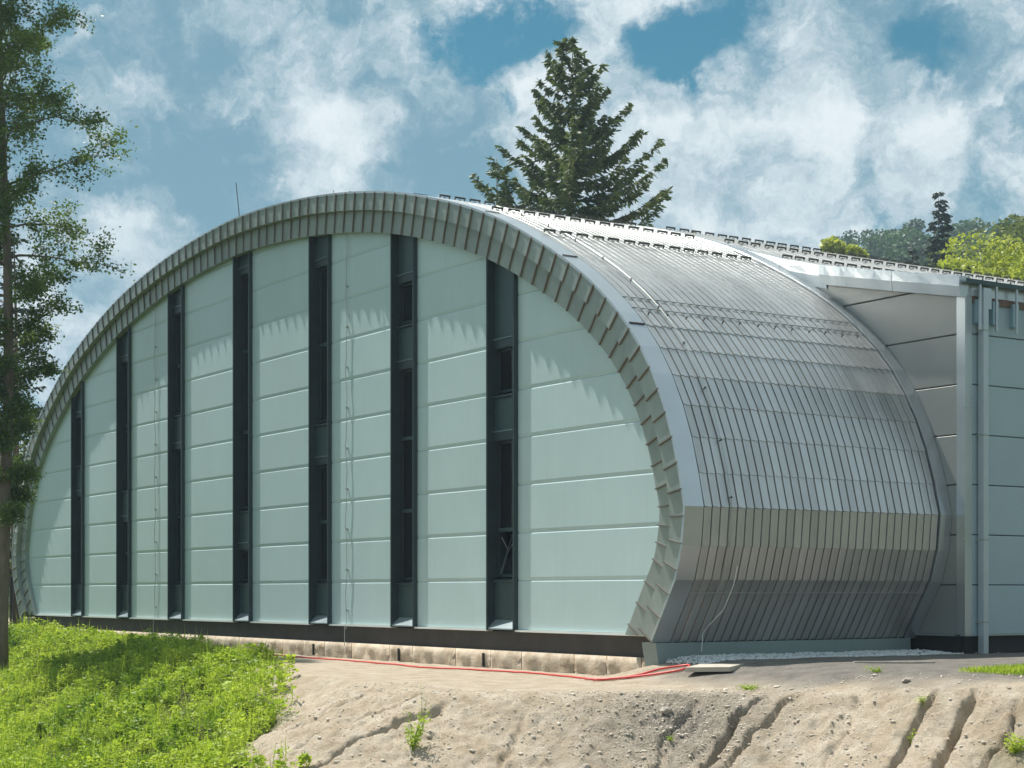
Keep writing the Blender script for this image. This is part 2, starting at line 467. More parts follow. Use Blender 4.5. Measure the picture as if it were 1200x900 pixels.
def build_half():
    P = np.array([(-p[0], p[1]) for p in HALF[3:0:-1]] + HALF[:14], float)     # smooth part down to the widest point
    out = []
    for i in range(1, len(P) - 2):
        p0, p1, p2, p3 = P[i - 1:i + 3]
        for t in np.linspace(0, 1, 40, endpoint=False):
            out.append(.5 * ((2 * p1) + (p2 - p0) * t + (2 * p0 - 5 * p1 + 4 * p2 - p3) * t * t + (3 * p1 - p0 - 3 * p2 + p3) * t ** 3))
    out += [P[-2] + (P[-1] - P[-2]) * t for t in np.linspace(0, 1, 10)]
    D = np.array(out)
    s = np.concatenate([[0], np.cumsum(np.hypot(*np.diff(D, axis=0).T))]); u = np.arange(0, s[-1], .1)
    D = np.stack([np.interp(u, s, D[:, 0]), np.interp(u, s, D[:, 1])], 1)
    k = np.exp(-.5 * (np.arange(-14, 15) / 6.) ** 2); k /= k.sum()
    Q = np.pad(D, ((14, 14), (0, 0)), mode='reflect', reflect_type='odd')
    D = np.stack([np.convolve(Q[:, 0], k, 'valid'), np.convolve(Q[:, 1], k, 'valid')], 1)
    up = D[(D[:, 0] > 0) & (D[:, 1] > 6.68)][::4]
    up = np.vstack([[0, D[np.argmin(abs(D[:, 0])), 1]], up])
    low = D[D[:, 0] > 14]; o = np.argsort(low[:, 1])
    pts = [tuple(p) for p in up]
    for z in LEVELS[:7]: pts.append((float(np.interp(z, low[o, 1], low[o, 0])), z))
    pts[-1] = (19.82, 3.17)
    pts += [(19.74, 2.46), (19.55, 1.85), (18.84, .70)]
    return np.array(pts)


HP = build_half()
NUP = len(HP) - len(LEVELS)                       # points above the first level
PROF = np.vstack([HP[::-1] * [-1, 1], HP[1:]])    # left foot -> apex -> right foot
PROF[:, 0] += CX


def normals(P):
    t = np.gradient(P, axis=0); t /= np.linalg.norm(t, axis=1)[:, None]
    return np.stack([-t[:, 1], t[:, 0]], 1)      # left foot -> right foot: outward is up


NRM = normals(PROF)
NAP = len(HP) - 1                                  # index of the apex in PROF


def off(P, N, h): return P + N * h


ARC = np.concatenate([[0], np.cumsum(np.hypot(*np.diff(PROF, axis=0).T))])


def at_arc(s):
    p = np.array([np.interp(s, ARC, PROF[:, 0]), np.interp(s, ARC, PROF[:, 1])])
    n = np.array([np.interp(s, ARC, NRM[:, 0]), np.interp(s, ARC, NRM[:, 1])]); return p, n / np.linalg.norm(n)


Y0, YR0, YI, YB, YEND = 20.0, 19.68, 19.84, 26.5, 62.0
hall = empty('sports_hall', (CX, 40, 0))
tag(hall, 'large barrel-vaulted metal hall with pale panelled end wall and tall dark window strips', 'building')
hall_off = Vector(hall.location)


class HB(MB):
    """mesh builder for pieces of the hall, kept in world coordinates"""

    def build(s, name, m, parent=None, smooth=False):
        p = parent or hall; o = raw(name, s.V, s.F, m, None, smooth); o.parent = p
        if p is hall: o.matrix_parent_inverse = Matrix.Translation(-hall_off)
        return o


# shell under the cladding (roof underlay, side walls of the vault)
b = HB(); P = off(PROF, NRM, -.07)
for y in (YI + .05, YB - .02): b.V += [(p[0], y, p[1]) for p in P]
n = len(P)
for i in range(n - 1): b.F.append((i, i + 1, n + i + 1, n + i))
b.build('vault_shell', M['shell'])

# standing seam pans, course by course
NP = 30; YP0 = 20.10; YP1 = 26.18; pitch = (YP1 - YP0) / NP
SEC = [(0, -.03), (.011, -.03), (.014, .020), (.074, .022), (.098, .002), (pitch - .002, .0), (pitch, -.035)]


def pan_mesh(idx, lip=.014):
    me = bpy.data.meshes.new('roof_pan'); V = []; F = []
    P = PROF[idx]; Nn = NRM[idx]
    if len(idx) == 2:
        t = P[1] - P[0]; t = t / np.linalg.norm(t); nn = np.array([-t[1], t[0]]); Nn = np.array([nn, nn])
    k = len(SEC)
    for i in range(len(idx)):
        e = lip * (i / (len(idx) - 1) if len(idx) == 2 else (1 if i in (0, len(idx) - 1) else 0))
        for y, h in SEC: q = P[i] + Nn[i] * (h + e); V.append((q[0] - hall_off.x, y, q[1]))
    for i in range(len(idx) - 1):
        for j in range(k - 1):
            a = i * k + j; F.append((a, a + 1, a + k + 1, a + k))
    # folded lower lip
    for end in ((len(idx) - 1,) if len(idx) == 2 else (0, len(idx) - 1)):
        a0 = len(V); Pn = P[end] - Nn[end] * .03
        for j, (y, h) in enumerate(SEC): V.append((Pn[0] - hall_off.x, y, Pn[1]))
        for j in range(k - 1):
            a = end * k + j; F.append((a, a + 1, a0 + j + 1, a0 + j))
    me.from_pydata([tuple(map(float, v)) for v in V], [], F); me.update(); me.materials.append(M['metal']); return me


courses = []
iL, iR = NAP - NUP, NAP + NUP
courses.append(list(range(iL, iR + 1)))
for k in range(len(LEVELS) - 1): courses.append([iR + k, iR + k + 1])
for idx in courses:
    me = pan_mesh(idx)
    for k in range(NP):
        o = bpy.data.objects.new('roof_pan', me); link(o, hall)
        o.location = (0, YP0 + k * pitch - hall_off.y, 0)
# thin lap strips across the pans
for z in (7.32, 7.07, 1.62):
    lo = PROF[NAP:]; nn = NRM[NAP:]; o_ = np.argsort(lo[:, 1])
    x = np.interp(z, lo[o_, 1], lo[o_, 0]); nx = np.interp(z, lo[o_, 1], nn[o_, 0]); nz = np.interp(z, lo[o_, 1], nn[o_, 1])
    b = HB(); tx, tz_ = nz, -nx
    c = [(x + nx * h + tx * w, z + nz * h + tz_ * w) for h, w in ((.02, -.012), (.02, .012), (.037, .012), (.037, -.012))]
    b.V += [(p[0], YP0 - .02, p[1]) for p in c] + [(p[0], YP1, p[1]) for p in c]
    b.F += [(0, 1, 2, 3), (7, 6, 5, 4)] + [(i, i + 4, (i + 1) % 4 + 4, (i + 1) % 4) for i in range(4)]
    b.build('lap_strip', M['metal'])


def strip_along(b, i0, i1, y0, y1, h0, h1):
    """sheet following the arch between profile points i0..i1, thickness h0..h1"""
    k = len(b.V); ids = list(range(i0, i1 + 1))
    for i in ids:
        a = PROF[i] + NRM[i] * h0; c = PROF[i] + NRM[i] * h1
        b.V += [(a[0], y0, a[1]), (a[0], y1, a[1]), (c[0], y1, c[1]), (c[0], y0, c[1])]
    for m_ in range(len(ids) - 1):
        q = k + 4 * m_
        for e in range(4): b.F.append((q + e, q + (e + 1) % 4, q + 4 + (e + 1) % 4, q + 4 + e))
    e = k + 4 * (len(ids) - 1); b.F += [(k, k + 3, k + 2, k + 1), (e, e + 1, e + 2, e + 3)]


# edge flashing at the front rim and at the back of the vault, in separate lengths
n = len(PROF) - 1
cuts = [0, 1, 3, 5, 7, 9, 16, 24, 32, 40, 48, 56]
cuts = sorted(set([c for c in cuts if c < NAP] + [NAP - 2] + [2 * NAP - c for c in cuts if c < NAP] + [n]))
for a, c in zip(cuts[:-1], cuts[1:]):
    b = HB(); strip_along(b, a, c, YR0 - .02, YP0 - .005, -.03, .022 + .004 * (a % 2)); b.build('edge_flashing', M['flash'])
    b = HB(); strip_along(b, a, c, YP1 + .035, YB + .02, -.03, .05 + .004 * (a % 2)); b.build('edge_flashing', M['flash'])
    if 10 < a < n - 8:
        p = PROF[a] + NRM[a] * .03; t = np.array([NRM[a][1], -NRM[a][0]]) * .02; q = NRM[a] * .012
        b = HB().hexa([(*(p - t)[:1], YR0 + .03, (p - t)[1]), ((p + t)[0], YR0 + .03, (p + t)[1]), ((p + t)[0], YP0 - .03, (p + t)[1]), ((p - t)[0], YP0 - .03, (p - t)[1]),
                       ((p - t + q)[0], YR0 + .03, (p - t + q)[1]), ((p + t + q)[0], YR0 + .03, (p + t + q)[1]), ((p + t + q)[0], YP0 - .03, (p + t + q)[1]), ((p - t + q)[0], YP0 - .03, (p - t + q)[1])])
        b.build('joint_clip', M['blackgap'])

# rim: two rings of folded pans around the end wall
ring_len = ARC[-1]; npan = int(ring_len / .5); dl = ring_len / npan


def at_ext(s):
    if s < 0: p, n_ = at_arc(0); q, _ = at_arc(.3); return p + (q - p) / .3 * s, n_
    if s > ring_len: p, n_ = at_arc(ring_len); q, _ = at_arc(ring_len - .3); return p + (p - q) / .3 * (s - ring_len), n_
    return at_arc(s)


def cut_low(P, z):
    out = []
    for j in range(len(P)):
        p, q = P[j - 1], P[j]
        if (p[1] >= z) != (q[1] >= z): out.append(p + (q - p) * (z - p[1]) / (q[1] - p[1]))
        if q[1] >= z: out.append(q)
    return out


for ring, (h0, h1, yf, yb) in enumerate(((-.005, -.42, YR0, YI + .02), (-.40, -.93, YI, Y0 + .02))):
    ks = range(npan) if not ring else range(-2, npan + 2)
    for k in ks:
        s0 = k * dl + (.22 if ring else 0); s1 = s0 + dl - .004
        p0, n0 = at_ext(s0); p1, n1 = at_ext(s1)
        A, B, C, D = p0 + n0 * h1, p1 + n1 * h1, p1 + n1 * h0, p0 + n0 * h0
        zc = .80 if ring else -1
        pl = cut_low([A, B, C, D], zc)
        if len(pl) < 3: continue
        tl = random.uniform(-.005, .005)
        ro = HB().prism_xz([tuple(q) for q in pl], yf + tl, yb).build('rim_pan', M['rim'])
        t = (p1 - p0); t = t / np.linalg.norm(t) * .024
        pl = cut_low([B - t, B, C, C - t], zc)
        if len(pl) >= 3: HB().prism_xz([tuple(q) for q in pl], yf - .042, yf + .012).build('seam', M['seam'], ro)

# ------------------------------------------------------------------ end wall: panels, windows
INNER = off(PROF, NRM, -.66)                       # panels run up behind the inner ring
keep = INNER[:, 1] > .83
poly_in = [tuple(p) for p in INNER[keep]]
poly_in = [(poly_in[0][0] + .02, .83)] + poly_in + [(poly_in[-1][0] - .02, .83)]


def hull(P):
    P = sorted(P); out = []
    for seq in (P, P[::-1]):
        h = []
        for p in seq:
            while len(h) > 1 and (h[-1][0] - h[-2][0]) * (p[1] - h[-2][1]) - (h[-1][1] - h[-2][1]) * (p[0] - h[-2][0]) <= 1e-9: h.pop()
            h.append(p)
        out += h[:-1]
    return out


CLIP = hull(poly_in)                               # counter-clockwise seen from -Y (x right, z up)


def clip_poly(sub, clip):
    out = [np.array(p, float) for p in sub]
    for i in range(len(clip)):
        a = np.array(clip[i]); c = np.array(clip[(i + 1) % len(clip)]); e = c - a
        side = lambda p: e[0] * (p[1] - a[1]) - e[1] * (p[0] - a[0])
        res = []
        for j in range(len(out)):
            p, q = out[j - 1], out[j]; sp, sq = side(p), side(q)
            if sq >= 0:
                if sp < 0: res.append(p + (q - p) * sp / (sp - sq))
                res.append(q)
            elif sp >= 0: res.append(p + (q - p) * sp / (sp - sq))
        out = res
        if len(out) < 3: return []
    f = []
    for p in out:
        if not f or np.hypot(*(p - f[-1])) > .012: f.append(p)
    if len(f) > 1 and np.hypot(*(f[0] - f[-1])) < .012: f.pop()
    return [tuple(p) for p in f] if len(f) >= 3 else []


WX1 = [-57.05, -52.67, -48.31, -43.54, -38.83, -34.54, -30.33]; WW = 1.1
bays = []; x = -66.
for w in WX1: bays.append((x, w - WW)); x = w
bays.append((x, -22.))
zl = [.83, 1.858] + [1.858 + k for k in range(1, 11)]
for (xa, xb) in bays:
    for z0, z1 in zip(zl[:-1], zl[1:]):
        pl = clip_poly([(xa, z0 + .004), (xb, z0 + .004), (xb, z1 - .004), (xa, z1 - .004)], CLIP)
        if not pl: continue
        yy = Y0 + random.uniform(-.003, .003); zl_ = z1 - .024; zb0 = z0 + .002; zb1 = z0 + .078 if z0 > 1 else z0 + .004
        pf = clip_poly([(xa, zb1), (xb, zb1), (xb, zl_), (xa, zl_)], CLIP)
        hb = HB()
        if pf:
            hb.prism_xz(pf, yy, Y0 + .1)
            # the joint is a shallow groove: long slope facing down above it, short slope facing up below it
            for za, zc, ya, yc in ((zb0, zb1, yy + .011, yy), (zl_, z1 - .002, yy, yy + .011)):
                ex = [p[0] for p in pf if abs(p[1] - (zb1 if za == zb0 else zl_)) < .004]
                if len(ex) > 1 and max(ex) - min(ex) > .05:
                    l_, r_ = min(ex), max(ex)
                    hb.hexa([(l_, ya, za), (r_, ya, za), (r_, Y0 + .1, za), (l_, Y0 + .1, za), (l_, yc, zc), (r_, yc, zc), (r_, Y0 + .1, zc), (l_, Y0 + .1, zc)])
        else: hb.prism_xz(pl, yy, Y0 + .1)
        hb.build('facade_panel', M['panel'])
    xs_ = max(xa, poly_in[0][0] + .25); xe_ = min(xb, poly_in[-1][0] + .3)
    HB().box(xs_ - .03, xe_ + .03, Y0 - .075, Y0 + .05, .785, .826).build('drip_trim', M['white'])

# dark wall behind everything
b = HB(); pb = [tuple(p) for p in off(PROF, NRM, -.3)]; pb = [(pb[0][0], .3)] + pb + [(pb[-1][0], .3)]
b.prism_xz(pb[::-1], Y0 + .95, Y0 + 1.05); b.build('inner_wall', M['blackgap'])

WIN = [  # glass zones (bottom, top, mullions) above the camera height, per strip
    [(.35, 3.3, []), (4.45, 6.0, [5.3])],
    [(.33, 2.27, [1.3]), (3.37, 7.42, [5.4])],
    [(.33, 4.30, [2.3]), (5.43, 8.39, [6.86])],
    [(.35, 1.18, []), (2.36, 8.82, [4.48, 6.72])],
    [(.32, 3.25, [1.82]), (4.39, 8.29, [6.34])],
    [(.32, 5.22, [1.93, 3.63]), (6.35, 7.245, [])],
    [(.36, 3.245, [1.36]), (4.315, 5.22, [])]]


def ztop(x): return float(np.interp(x, INNER[keep][:, 0], INNER[keep][:, 1]))


for wi, (x1, zones) in enumerate(zip(WX1, WIN)):
    x0 = x1 - WW; zt0, zt1 = ztop(x0), ztop(x1); zb = .80
    b = HB()
    for xa, xb in ((x0 + .004, x0 + .055), (x1 - .055, x1 - .004)):
        za, zb_ = ztop(xa) - .02, ztop(xb) - .02
        b.hexa([(xa, Y0 - .105, zb), (xb, Y0 - .105, zb), (xb, Y0 + .40, zb), (xa, Y0 + .40, zb),
                (xa, Y0 - .105, za), (xb, Y0 - .105, zb_), (xb, Y0 + .40, zb_), (xa, Y0 + .40, za)])
    w = b.build('window', M['dark'])
    xa, xb = x0 + .058, x1 - .058
    zones = [(z0 + 1.6, z1 + 1.6, [m_ + 1.6 for m_ in ms]) for z0, z1, ms in zones]
    # spandrels below, between and above the glass
    spans = [(zb + .24, zones[0][0] - .12)] + [(a[1] + .22, c[0] - .14) for a, c in zip(zones[:-1], zones[1:])]
    for s0, s1 in spans:
        o = HB().box(xa, xb, Y0 + .085, Y0 + .16, s0, s1).build('spandrel', M['spandrel'], w)
    s0 = zones[-1][1] + .22
    HB().hexa([(xa, Y0 + .085, s0), (xb, Y0 + .085, s0), (xb, Y0 + .16, s0), (xa, Y0 + .16, s0),
               (xa, Y0 + .085, zt0 - .02), (xb, Y0 + .085, zt1 - .02), (xb, Y0 + .16, zt1 - .02), (xa, Y0 + .16, zt0 - .02)]).build('spandrel', M['spandrel'], w)
    # ledges: a sloping sill under each glass zone, a boxed head over it
    for z0, z1, ms in zones:
        HB().hexa([(xa, Y0 + .03, z0 - .13), (xb, Y0 + .03, z0 - .13), (xb, Y0 + .3, z0 - .13), (xa, Y0 + .3, z0 - .13),
                   (xa, Y0 + .03, z0 - .085), (xb, Y0 + .03, z0 - .085), (xb, Y0 + .3, z0 - .02), (xa, Y0 + .3, z0 - .02)]).build('ledge', M['dark'], w)
        HB().box(xa, xb, Y0 + .055, Y0 + .3, z1 + .02, z1 + .205).build('head_box', M['dark'], w)
        HB().box(xa, xb, Y0 + .03, Y0 + .3, z1 + .207, z1 + .232).build('ledge', M['ledge'], w)
        fr = HB()
        fr.box(xa, xa + .05, Y0 + .17, Y0 + .26, z0 - .02, z1 + .018); fr.box(xb - .05, xb, Y0 + .17, Y0 + .26, z0 - .02, z1 + .018)
        fr.box(xa + .05, xb - .05, Y0 + .172, Y0 + .258, z0 - .018, z0 + .045); fr.box(xa + .05, xb - .05, Y0 + .172, Y0 + .258, z1 - .04, z1 + .016)
        fr.build('glass_frame', M['dark'], w)
        lv = [z0 + .045] + ms + [z1 - .04]
        for q, (a, c) in enumerate(zip(lv[:-1], lv[1:])):
            a2 = a + (.04 if q else 0); c2 = c - (.04 if q < len(lv) - 2 else 0)
            if wi == 6 and q == 0 and z0 < 2.2:      # hopper sash tipped open
                HB().hexa([(xa + .06, Y0 + .20, a2), (xb - .06, Y0 + .20, a2), (xb - .06, Y0 + .22, a2), (xa + .06, Y0 + .22, a2),
                           (xa + .06, Y0 + .50, c2 - .06), (xb - .06, Y0 + .50, c2 - .06), (xb - .06, Y0 + .52, c2 - .06), (xa + .06, Y0 + .52, c2 - .06)]).build('glass_pane', M['glass'], w)
                sb = HB()
                for xx in (xa + .06, xb - .1): sb.hexa([(xx, Y0 + .175, a2), (xx + .04, Y0 + .175, a2), (xx + .04, Y0 + .198, a2), (xx, Y0 + .198, a2),
                                                        (xx, Y0 + .475, c2 - .06), (xx + .04, Y0 + .475, c2 - .06), (xx + .04, Y0 + .498, c2 - .06), (xx, Y0 + .498, c2 - .06)])
                sb.build('open_sash', M['ledge'], w)
                HB().tube([(xa + .12, Y0 + .19, c2 - .12), (xa + .22, Y0 + .3, c2 - .42), (xa + .28, Y0 + .40, c2 - .2)], .011, 5).build('stay_arm', M['wire'], w)
            else:
                HB().box(xa + .048, xb - .048, Y0 + .205, Y0 + .225, a2, c2).build('glass_pane', M['glass'], w)
        for m_ in ms: HB().box(xa + .05, xb - .05, Y0 + .155, Y0 + .255, m_ - .04, m_ + .04).build('mullion', M['spandrel'], w)
    HB().hexa([(xa, Y0 - .09, zb + .02), (xb, Y0 - .09, zb + .02), (xb, Y0 + .3, zb + .02), (xa, Y0 + .3, zb + .02),
               (xa, Y0 - .09, zb + .05), (xb, Y0 - .09, zb + .05), (xb, Y0 + .10, zb + .235), (xa, Y0 + .10, zb + .235)]).build('sill', M['sill'], w)

# plinth and rough stone course under the end wall
pl = [(CX - 18.75, .38), (CX + 18.9, .38), (CX + 18.35, .785), (CX - 18.35, .785)]
HB().prism_xz(pl, Y0 + .06, Y0 + .5).build('plinth', M['plinth'])
x = CX - 18.8
k = 0
while x < CX + 18.75:
    L_ = min(random.choice([.85, 1.1, 1.45, 1.9, 1.2]), CX + 18.85 - x)
    b = HB(); nu, nv = max(4, int(L_ / .11)), 5
    top, bot = .375, -.18
    for j in range(nv + 1):
        for i in range(nu + 1):
            u, v = i / nu, j / nv; xx = x + .008 + (L_ - .016) * u; zz = bot + (top - bot) * v
            e = min(u, 1 - u) * nu; ed = min(1, e) * min(1, (nv - j))
            d_ = .015 + ed * (.025 + .085 * abs(math.sin(xx * 5.1 + k) * math.cos(zz * 9 + xx * 2.3)) * random.uniform(.4, 1.1))
            b.V.append((xx, Y0 - .05 - d_, zz))
    for j in range(nv):
        for i in range(nu):
            a = j * (nu + 1) + i; b.F.append((a, a + 1, a + nu + 2, a + nu + 1))
    m0 = len(b.V)
    for i in range(nu + 1): b.V.append((x + .008 + (L_ - .016) * i / nu, Y0 + .2, top + .006))
    for i in range(nu): b.F.append((nv * (nu + 1) + i, nv * (nu + 1) + i + 1, m0 + i + 1, m0 + i))
    for s_, i in ((0, 0), (1, nu)):                       # side returns
        q = len(b.V); xx = x + .008 + (L_ - .016) * s_
        b.V += [(xx, Y0 + .2, bot), (xx, Y0 + .2, top)]
        col_ = [j * (nu + 1) + i for j in range(nv + 1)]
        b.F.append(tuple([q] + ([*col_] if s_ == 0 else [*col_]) + [q + 1]))
    b.build('base_stone', M['stone'], smooth=True)
    x += L_; k += 1
for xx in (-50.9, -39.6, -35.2, -31.5): HB().box(xx, xx + .05, Y0 - .16, Y0 - .12, .02, .31).build('drain_peg', M['blackgap'])

# ledge kerb along the foot of the vault
for sx in (1, -1):
    xk = CX + sx * 18.84; a, c = sorted((xk + sx * .07, xk - sx * .35))
    HB().hexa([(a, YR0 + .2, -.2), (c, YR0 + .2, -.2), (c, YB - .15, -.2), (a, YB - .15, -.2),
               (a, YR0 + .04, .675), (c, YR0 + .04, .675), (c, YB - .15, .675), (a, YB - .15, .675)]).build('base_kerb', M['kerb'])

# ------------------------------------------------------------------ rear hall: roof, walls, eaves
RR = [tuple(p) for p in off(PROF, NRM, .03)[NAP:] if p[0] < -30.6] + [(-29.3, 9.11), (-27.9, 8.73), (-26, 8.32), (-23.88, 7.88)]
LR = [tuple(p) for p in off(PROF, NRM, .03)[:NAP]]
RP = np.array(LR + RR); RN = normals(RP)


def roof_z(x): return float(np.interp(x, [p[0] for p in RR], [p[1] for p in RR]))


b = HB(); pr = .41; ny = int((YEND - YB) / pr)
secy = []
for k in range(ny): secy += [(YB + .03 + k * pr, 0), (YB + .03 + k * pr + pr - .05, 0), (YB + .03 + k * pr + pr - .04, .035), (YB + .03 + k * pr + pr - .012, .035)]
for p, q in zip(RP, RN):
    for y, h in secy: b.V.append((p[0] + q[0] * h, y, p[1] + q[1] * h))
k = len(secy)
for i in range(len(RP) - 1):
    for j in range(k - 1):
        a = i * k + j; b.F.append((a, a + k, a + k + 1, a + 1))
b.build('rear_roof', M['roofs'])
b = HB(); e = [(p[0], p[1] - .12) for p in RP if p[1] > .8]
e = [(e[0][0], 0)] + e + [(-24.1, 7.7), (-24.1, 0)]
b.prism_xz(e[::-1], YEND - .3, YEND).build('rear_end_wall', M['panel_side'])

# back wall facing the photograph's side, beside the vault
zr = [.76 + 1.008 * k for k in range(9)]
rl = [(-31.5, .5), (-24.18, .5)] + [(p[0], p[1] - .1) for p in RR[::-1] if -31.5 < p[0] < -24.18]
for z0, z1 in zip(zr[:-1], zr[1:]):
    zc = [(-31.4, z0 + .004), (-24.2, z0 + .004), (-24.2, z1 - .012), (-31.4, z1 - .012)]
    up = min(z1, 9)
    pl = [(-31.4, z0 + .004), (-24.2, z0 + .004)]
    top = [min(z1 - .012, roof_z(x_) - .12) for x_ in np.linspace(-24.2, -31.4, 13)]
    pl += [(x_, max(t_, z0 + .03)) for x_, t_ in zip(np.linspace(-24.2, -31.4, 13), top)]
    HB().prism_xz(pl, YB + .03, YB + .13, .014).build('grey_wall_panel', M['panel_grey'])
# right wall panels, facing +X
for z0, z1 in zip(zr[:7], zr[1:8]):
    y = 26.72
    while y < YEND - .4:
        y2 = min(y + 6, YEND - .35); c = .012; xw = -24.0
        zt = min(z1, 7.66)
        b = HB(); f = [(y + .004, z0 + .004), (y2 - .004, z0 + .004), (y2 - .004, zt - .012), (y + .004, zt - .012)]
        b.V += [(xw - c, q[0], q[1]) for q in f] + [(xw, q[0] + (c if i in (0, 3) else -c), q[1] + (c if i < 2 else -c)) for i, q in enumerate(f)] + [(xw - .1, q[0], q[1]) for q in f]
        b.F += [(4, 5, 6, 7)] + [(i, (i + 1) % 4, 4 + (i + 1) % 4, 4 + i) for i in range(4)] + [(8 + i, 8 + (i + 1) % 4, (i + 1) % 4, i) for i in range(4)] + [(11, 10, 9, 8)]
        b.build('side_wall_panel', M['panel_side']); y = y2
HB().box(-30, -24.16, YB + .08, YB + .6, -.2, .74).build('black_plinth', M['black'])
HB().box(-24.6, -24.05, YB + .1, YEND - .4, -.2, .735).build('black_plinth', M['black'])
HB().box(-31, -24.2, YB - .02, YB + .1, .735, .765).build('drip_trim', M['flash'])
HB().box(-24.1, -23.965, YB + .0, YEND - .4, .737, .762).build('drip_trim', M['flash'])
HB().box(-24.198, -23.975, YB + .012, YB + .215, .766, 7.72).build('corner_trim', M['flash'])
HB().box(-24.9, -24.12, YB + .2, YEND - .5, .5, 7.74).build('wall_core', M['blackgap'])
# folded fascia sheets under the roof edge
fx = [-31.2, -29.4, -27.92, -27.1, -25.75, -23.90]
for i, (xa, xb) in enumerate(zip(fx[:-1], fx[1:])):
    yf = YB - .22 if xa >= -28 else YB - .02
    za, zb_ = roof_z(xa) + .03, roof_z(xb) + .03
    hgt = .42 if xa >= -28 else .5
    xs2 = np.linspace(xa + .004, xb - .004, 6); b = HB()
    for j, xx in enumerate(xs2):
        bulge = .007 * math.sin(j * 1.9 + i * 2); t_ = roof_z(xx) + .03
        for yy, zz in ((yf + bulge * .3, t_), (yf + bulge - .012, t_ - hgt * .5), (yf + .03, t_ - hgt), (yf + .2, t_ - hgt), (yf + .3, t_)): b.V.append((xx, yy, zz))
    for j in range(5):
        for k in range(5): b.F.append((j * 5 + k, j * 5 + (k + 1) % 5, j * 5 + 5 + (k + 1) % 5, j * 5 + 5 + k))
    b.F += [(4, 3, 2, 1, 0), (25, 26, 27, 28, 29)]
    b.build('fascia_sheet', M['flash'])
# gutter, eave board, downpipe, brackets on the right wall
gut = HB()
for (xa, xb, za, zb_) in ((-23.95, -23.94, 7.77, 7.86), (-23.80, -23.79, 7.77, 7.86), (-23.94, -23.80, 7.77, 7.782)): gut.box(xa, xb, YB - .15, YEND - .3, za, zb_)
gut.build('gutter', M['spandrel'])
HB().box(-24.15, -23.952, YB - .1, YEND - .3, 7.56, 7.80).build('eave_board', M['flash'])
HB().box(-24.0, -23.962, YB + .22, YEND - .4, 7.42, 7.555).build('eave_soffit', M['soffit'])
dp = HB().box(-23.945, -23.80, 26.86, 27.0, .30, 7.715); d_o = dp.build('downpipe', M['pipe'])
for z in (1.0, 2.65, 4.75, 6.85): HB().box(-23.99, -23.79, 26.85, 27.01, z, z + .035).build('pipe_clamp', M['wire'], d_o)
HB().prism_xz([(-23.94, 7.3), (-23.80, 7.3), (-23.80, 7.715), (-23.94, 7.715)], 27.0, 27.09).build('outlet_gusset', M['pipe'], d_o)
y = 26.70
for k in range(28):
    yy = (26.74 if k == 0 else 27.22 + (k - 1) * .6)
    HB().box(-23.83, -23.795, yy, yy + .05, 6.87, 7.80).build('gutter_strap', M['pipe'])
    HB().box(-23.998, -23.90, yy + .02, yy + .20, 7.02, 7.49).build('wall_bracket', M['pipe2'])

# snow guards: three rows of small bent bars
gm = MB(); gm.box(-.02, .02, -.14, .14, .035, .078); gm.box(-.016, .016, -.14, -.12, 0, .035); gm.box(-.016, .016, .12, .14, 0, .035); gm.box(-.04, .05, -.01, .01, 0, .02)
gme = bpy.data.meshes.new('snow_guard'); gme.from_pydata(gm.V, [], gm.F); gme.materials.append(M['guard']); gme.update()


def surf(x, y):
    if y < YB: P = PROF[NAP:]; N_ = NRM[NAP:]
    else: P = RP[len(LR):]; N_ = RN[len(LR):]
    return float(np.interp(x, P[:, 0], P[:, 1])), math.atan2(float(np.interp(x, P[:, 0], N_[:, 0])), float(np.interp(x, P[:, 0], N_[:, 1])))


for xr, y1 in ((-34.0, 44), (-31.75, 42), (-29.75, 39)):
    y = 20.4
    while y < y1:
        yy = y + random.uniform(-.02, .02)
        if not (YP1 - .15 < yy < YB + .2):
            z, a = surf(xr, yy); o = bpy.data.objects.new('snow_guard', gme); link(o, hall)
            o.location = Vector((xr, yy, z + .028)) - hall_off; o.rotation_euler = (0, a, random.uniform(-.05, .05))
        y += .412
# conductor line over the vault on small studs
hk = MB(); hk.box(-.01, .01, -.01, .01, 0, .06); hk.box(-.018, .018, -.018, .018, .05, .062)
hme = bpy.data.meshes.new('conductor_stud'); hme.from_pydata(hk.V, [], hk.F); hme.materials.append(M['guard']); hme.update()
pts = []
s_ap = ARC[NAP]
for k in range(26):
    s = s_ap + 12 + k * .55
    if s > ring_len - 1: break
    p, q = at_arc(s); pts.append((p[0] + q[0] * .07, 20.75, p[1] + q[1] * .07))
    if k % 2 == 0 and p[1] > 3:
        o = bpy.data.objects.new('conductor_stud', hme); link(o, hall)
        o.location = Vector((p[0] + q[0] * .02, 20.75, p[1] + q[1] * .02)) - hall_off; o.rotation_euler = (0, math.atan2(q[0], q[1]), 0)
HB().tube(pts, .008, 5).build('roof_conductor', M['wire'])
lo = PROF[NAP:]; nn_ = NRM[NAP:]; o_ = np.argsort(lo[:, 1])
for k in range(13):
    z = 6.92 + .01 * math.sin(k * 9); xx = np.interp(z, lo[o_, 1], lo[o_, 0]); q = np.array([np.interp(z, lo[o_, 1], nn_[o_, 0]), np.interp(z, lo[o_, 1], nn_[o_, 1])])
    o = bpy.data.objects.new('conductor_stud', hme); link(o, hall)
    o.location = Vector((xx + q[0] * .02, 20.35 + k * .46, z + q[1] * .02)) - hall_off; o.rotation_euler = (0, math.atan2(q[0], q[1]), 0)
HB().tube([(-24.42, 20.95, 2.1), (-24.55, 20.97, 1.75), (-24.78, 20.93, 1.30), (-25.05, 20.8, 1.0), (-25.2, 20.77, .85), (-25.25, 20.78, .5)], .010, 5).build('loose_cable', M['white'])
